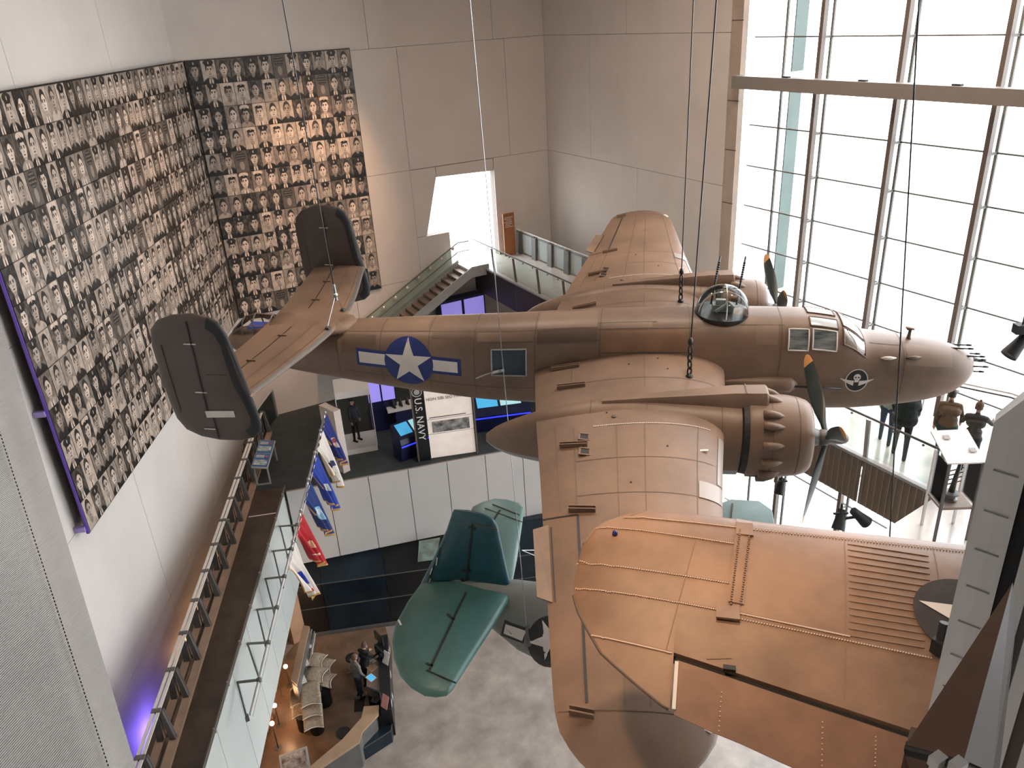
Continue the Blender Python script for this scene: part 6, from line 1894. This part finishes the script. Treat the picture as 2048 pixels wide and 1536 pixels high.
# screen wall of the desk, facing the hall
F1, F2 = atz(776, 1275, 1.0), atz(784, 1425, 1.0)
FD = (F2 - F1).normalized(); FNn = Vector((-FD.y, FD.x, 0)); FNn = FNn if FNn.x > 0 else -FNn
b = MB(); b.prism([Vector((p.x, p.y, 0)) for p in (F1, F2, F2 - FNn * .35, F1 - FNn * .35)], (0, 0, 1.15)); at0(b.build('desk_front', M['shop'], dk_), dl)
for i in range(9):
    c = F1 + FD * (.15 + (F2 - F1).length * i / 9.3) + FNn * .01; c.z = .55 + .25 * (i % 3)
    b = MB(); b.prism([c, c + FD * .16, c + FD * .16 + UP * .22, c + UP * .22], FNn * .012); at0(b.build('leaflet_slot', M['dgrey'] if i % 2 else M['inswhite'], dk_), dl)
def on_desk(name, lab, cat, zx, zy, sx, sy, h, m, z=1.05, rot=.3, extra=None):
    x, y = z8([(zx, zy)])[0]; c = atz(x, y, z)
    e = empty(name, c, rot, lab, cat)
    b = MB(); b.box((0, 0, h / 2), (sx, sy, h)); b.build(name + '_body', m, e)
    if extra: extra(e, h)
    return e
def scr(e, h):
    b = MB(); b.box((0, 0, h + .003), (.20, .26, .006)); b.build('tablet_screen', M['screenblue'], e)
on_desk('tablet', 'white tablet with blue picture lying on the reception desk', 'tablet', 1178, 660, .25, .32, .015, M['paper'], extra=scr)
def lines(e, h):
    for i in range(4):
        b = MB(); b.box((0, .12 - .07 * i, h + .002), (.2, .02, .004)); b.build('print_line', M['seam'], e)
on_desk('paper_sheet', 'tan printed sheet on the reception desk near the black-shirted attendant', 'paper', 1183, 555, .30, .42, .01, M['tan'], extra=lines)
on_desk('paper_sheet', 'small white printed card at the far end of the reception desk', 'paper', 1190, 503, .22, .2, .01, M['paper'], extra=lines)
# monitors standing at the back of the desk
for k, (zx, zy, lab) in enumerate(((1265, 340, 'black monitor at the far end of the desk'), (1270, 480, 'black monitor in the middle of the desk'), (1215, 880, 'black monitor turned sideways at the near end of the desk'))):
    x, y = z8([(zx, zy)])[0]; c = atz(x, y, 1.05)
    e = empty('monitor', c, .2 + .4 * (k == 2), lab, 'monitor', 'monitors on the desk')
    b = MB(); b.box((0, 0, .32), (.05, .55, .36)); b.build('monitor_case', M['black'], e)
    b = MB(); b.box((0, 0, .08), (.04, .06, .16)); b.box((0, 0, .01), (.2, .26, .02)); b.build('monitor_foot', M['black'], e)
    b = MB(); b.box((-.028, 0, .32), (.006, .50, .31)); b.build('monitor_screen', M['darkglass'], e)
for (zx, zy, lab, mm) in ((1312, 525, 'white notice standing on the desk front', M['paper']), (1300, 955, 'pink and white leaflet standing at the near end of the desk', mat('pink_leaflet', (.60, .28, .28), .5))):
    x, y = z8([(zx, zy)])[0]; c = atz(x, y, 1.15); e = empty('notice', c, .4, lab, 'notice')
    b = MB(); b.prism([(0, -.14, 0), (0, .14, 0), (.16, .14, .42), (.16, -.14, .42)], (.012, 0, 0)); b.build('notice_sheet', mm, e)
    b = MB(); b.prism([(.05, -.1, .0), (.05, .1, 0), (.17, .1, .36), (.17, -.1, .36)], (.012, 0, 0)); b.build('notice_stay', M['dgrey'], e)
# tan counter running diagonally to the viewer
tc_ = empty('tan_counter', atz(690, 1500, 0), label='long tan-topped counter running diagonally from the desk towards the stairs', cat='counter')
L_ = tc_.location.copy()
tp = z8([(1110, 950), (1255, 938), (1252, 1030), (1095, 1195), (1068, 1295), (560, 1640), (460, 1640), (900, 1270), (1085, 1060)])
zpoly('counter_top', tp, 1.05, .06, M['tan'], tc_, L_)
q3 = [atz(x, y, 1.05) for x, y in tp]; cq = sum(q3, Vector()) / len(q3)
b = MB(); b.prism([Vector((cq.x + (p.x - cq.x) * .90, cq.y + (p.y - cq.y) * .90, 0)) for p in q3], (0, 0, 1.05)); at0(b.build('counter_body', M['dgrey'], tc_), L_)
dp = z8([(1250, 1030), (1390, 1100), (1362, 1300), (1010, 1530), (1060, 1300), (1095, 1195)])
fl3 = [atz(x, y, .0) for x, y in dp]
fm3 = sum(fl3, Vector()) / len(fl3); fl3 = [fm3 + (p - fm3) * .86 + Vector((.16, -.06, 0)) for p in fl3]
bp_ = empty('black_plinth', atz(740, 1470, 0), label='black angular plinth in front of the tan counter', cat='plinth')
b = MB(); b.prism(fl3, (0, 0, .5)); at0(b.build('plinth_body', M['shop2'], bp_), bp_.location)
b = MB(); 
for i in range(len(fl3)): b.bar(fl3[i] + UP * .505, fl3[(i + 1) % len(fl3)] + UP * .505, .03, .012)
at0(b.build('plinth_edge', M['dgrey'], bp_), bp_.location)
# stools
for zx, zy, lab in ((905, 1192, 'black round stool by the tan counter'), (992, 462, 'black round stool behind the grey-shirted attendant')):
    x, y = z8([(zx, zy)])[0]; c = atz(x, y, .72)
    e = empty('stool', (c.x, c.y, 0), .3, lab, 'stool', 'stools by the desk')
    b = MB(); b.lathe([(.02, .66), (.22, .67), (.235, .70), (.235, .73), (.20, .755), (.02, .76)], None, 24); b.build('stool_seat', M['black'], e, True, 40)
    b = MB(); b.tube([(0, 0, .05), (0, 0, .68)], .03, 10); b.build('stool_column', M['steel'], e, True)
    b = MB(); b.tube([(.17 * math.cos(t * math.pi / 8), .17 * math.sin(t * math.pi / 8), .28) for t in range(16)], .012, 6, closed=True); b.build('foot_ring', M['steel'], e, True)
    for i in range(5):
        a = 2 * math.pi * i / 5; b = MB(); b.bar((0, 0, .06), (.26 * math.cos(a), .26 * math.sin(a), .03), .04, .03); b.build('stool_leg', M['steel'], e)
# tall tan board and rack frame
tr = atz(600, 1380, 0)
rk = empty('brochure_rack', tr, label='tall rack with a tan slanted board and steel uprights beside the leaflet trays', cat='rack')
bd = z8([(520, 165), (582, 175), (460, 745), (402, 690)])
q = [atz(*bd[0], 1.9), atz(*bd[1], 1.9), atz(*bd[2], 1.9), atz(*bd[3], 1.9)]
b = MB(); b.prism(q, (0, 0, .08)); at0(b.build('rack_board', M['tan'], rk), tr)
b = MB(); b.prism([Vector((p.x, p.y, 0)) for p in q], (0, 0, 1.85)); at0(b.build('rack_back', M['dgrey'], rk), tr)
for (a, c) in (((600, 190), (545, 700)), ((635, 230), (560, 690)), ((625, 210), (525, 830))):
    A, C_ = atz(*z8([a])[0], 1.6), atz(*z8([c])[0], 1.0)
    b = MB(); b.tube([A, C_, Vector((C_.x, C_.y, 0))], .025, 8); at0(b.build('rack_upright', M['steel'], rk), tr)
for i in range(6):
    t = i / 5; x, y = 570 - 60 * t, 260 + 420 * t; c = atz(*z8([(x, y)])[0], 1.5)
    b = MB(); b.box(c, (.22, .3, .06)); at0(b.build('rack_pocket', M['inswhite'] if i % 2 else M['dgrey'], rk), tr)
# curved stepped leaflet trays
def trays(name, lab, zx, zy, n, w_, d_, rz, z0, dz, step):
    x, y = z8([(zx, zy)])[0]; c = atz(x, y, z0)
    e = empty(name, (c.x, c.y, 0), rz, lab, 'leaflet stand', 'leaflet stands')
    b = MB(); b.loft([[(.40 * w_ * math.cos(2 * math.pi * k / 24), .36 * d_ * math.sin(2 * math.pi * k / 24) - .12, z) for k in range(24)] for z in (0, .5 * z0)]); b.build('stand_base', M['black'], e, True, 40)
    b = MB(); b.box((0, 0, z0 * .5), (.12, .12, z0)); b.build('stand_column', M['dgrey'], e)
    for i in range(n):
        rows = []
        for v in range(7):
            t = v / 6; zz = z0 + .10 * math.sin(t * 2.4) - dz * i
            rows.append([Vector((w_ * (-.5 + u / 8), -step * i + d_ * (t - .5) + .10 * math.sin(math.pi * u / 8), zz)) for u in range(9)])
        b = MB(); b.grid(rows); o = b.build('curved_tray', M['wicker'], e, True); md = o.modifiers.new('t', 'SOLIDIFY'); md.thickness = .03
        b = MB(); b.tube([Vector(p) + Vector((0, -.01, .02)) for p in rows[0]], .014, 6); b.build('tray_lip', M['inswhite'], e, True)
trays('leaflet_stand', 'front leaflet stand with three curved woven trays, nearest the stairs', 590, 830, 3, .62, .95, R(-14), 1.35, .22, .28)
trays('leaflet_stand', 'low curved woven leaflet stand left of the front trays', 468, 850, 2, .5, .75, R(-14), 1.2, .3, .2)
trays('leaflet_stand', 'middle leaflet stand with curved trays turned to the desk', 650, 640, 2, .62, .6, R(55), 1.25, .22, .25)
trays('leaflet_stand', 'far leaflet stand with curved trays below the rack board', 645, 500, 2, .62, .6, R(55), 1.25, .22, .25)
# framed picture table at the bottom edge
x, y = z8([(435, 1480)])[0]; c = atz(x, y, .9)
e = empty('picture_table', (c.x, c.y, 0), R(-8), 'low table with a framed picture at the bottom edge by the stairs', 'table')
b = MB(); b.box((0, 0, .87), (.85, .9, .06)); b.build('table_top', M['grey'], e)
b = MB(); b.box((0, 0, .905), (.72, .76, .012)); b.build('table_picture', mat('framed_photo', (.16, .12, .11), .4, var=(5, .9), c2=(.6, .5, .45)), e)
for sx in (-1, 1):
    for sy in (-1, 1):
        b = MB(); b.box((sx * .37, sy * .4, .42), (.06, .06, .84)); b.build('table_leg', M['grey'], e)
# lower stair with warm lamps beside the walkway side
S1 = atz(533, 1425, 0)
ls = struct(empty('lower_stairs', S1), 'brown lower stair under the walkway with warm lamps on its rail')
SDr = (atz(520, 1536, 0) - atz(545, 1400, 0)).normalized(); SNr = Vector((-SDr.y, SDr.x, 0)); SNr = SNr if SNr.x > 0 else -SNr
for k in range(12):
    c = S1 + SDr * (.34 * k) + UP * (.17 * k + .085)
    b = MB(); b.prism([c - SNr * .9 - UP * .085, c + SNr * .35 - UP * .085, c + SNr * .35 + SDr * .34 - UP * .085, c - SNr * .9 + SDr * .34 - UP * .085], UP * .17); at0(b.build('stair_step', M['tan'] if k % 2 else M['tread'], ls), S1)
for off in (.40, .48):
    b = MB(); b.tube([S1 - SDr * 2.2 + SNr * off + UP * .9, S1 + SNr * off + UP * .9, S1 + SDr * 4.0 + SNr * off + UP * 2.9], .025, 8); at0(b.build('handrail', M['cap'], ls), S1)
for k in range(5):
    c = S1 + SDr * (-2 + 1.4 * k) + SNr * .44; zz = max(0, (-2 + 1.4 * k) * .5)
    b = MB(); b.bar(c + UP * zz, c + UP * (zz + .9), .03, .03); at0(b.build('rail_post', M['steel'], ls), S1)
for i, (px, py, z) in enumerate(((571, 1333, .9), (549, 1411, .9), (544, 1447, 1.1), (541, 1336, 1.0))):
    c = atz(px, py, z)
    e = empty('floor_lamp', (c.x, c.y, 0), 0, ('round warm lamp glowing beside the tan rack', 'upper warm lamp on the lower stair rail', 'lower warm lamp on the lower stair rail', 'warm lamp close to the walkway side')[i], 'lamp', 'warm lamps by the lower stair')
    b = MB(); b.sphere((0, 0, z), .075, 14, 10); b.build('lamp_globe', M['lampglow'], e, True)
    b = MB(); b.tube([(0, 0, 0), (0, 0, z - .08)], .02, 8); b.lathe([(.12, 0), (.12, .02)], None, 16); b.build('lamp_stand', M['dgrey'], e)
    lamp('POINT', 'lamp_light', (c.x + .15, c.y - .1, z + .25), None, 26, (1, .55, .28), .1)
# tall tan column by the shop front
b = MB(); c0_ = atz(592, 1275, 0); b.box(c0_ + Vector((.05, -.1, 1.6)), (.55, .35, 3.2), Matrix.Rotation(.3, 3, 'Z')); cl_ = struct(b.build('trim_4', M['tan']), 'tan square column at the corner of the dark shop front')
# floor mat
fm_ = zpoly('floor_mat', z8([(1015, 870), (1115, 862), (1110, 985), (1012, 995)]), .004, .012, M['black']); tag(fm_, 'small black floor mat beside the desk end', 'mat')
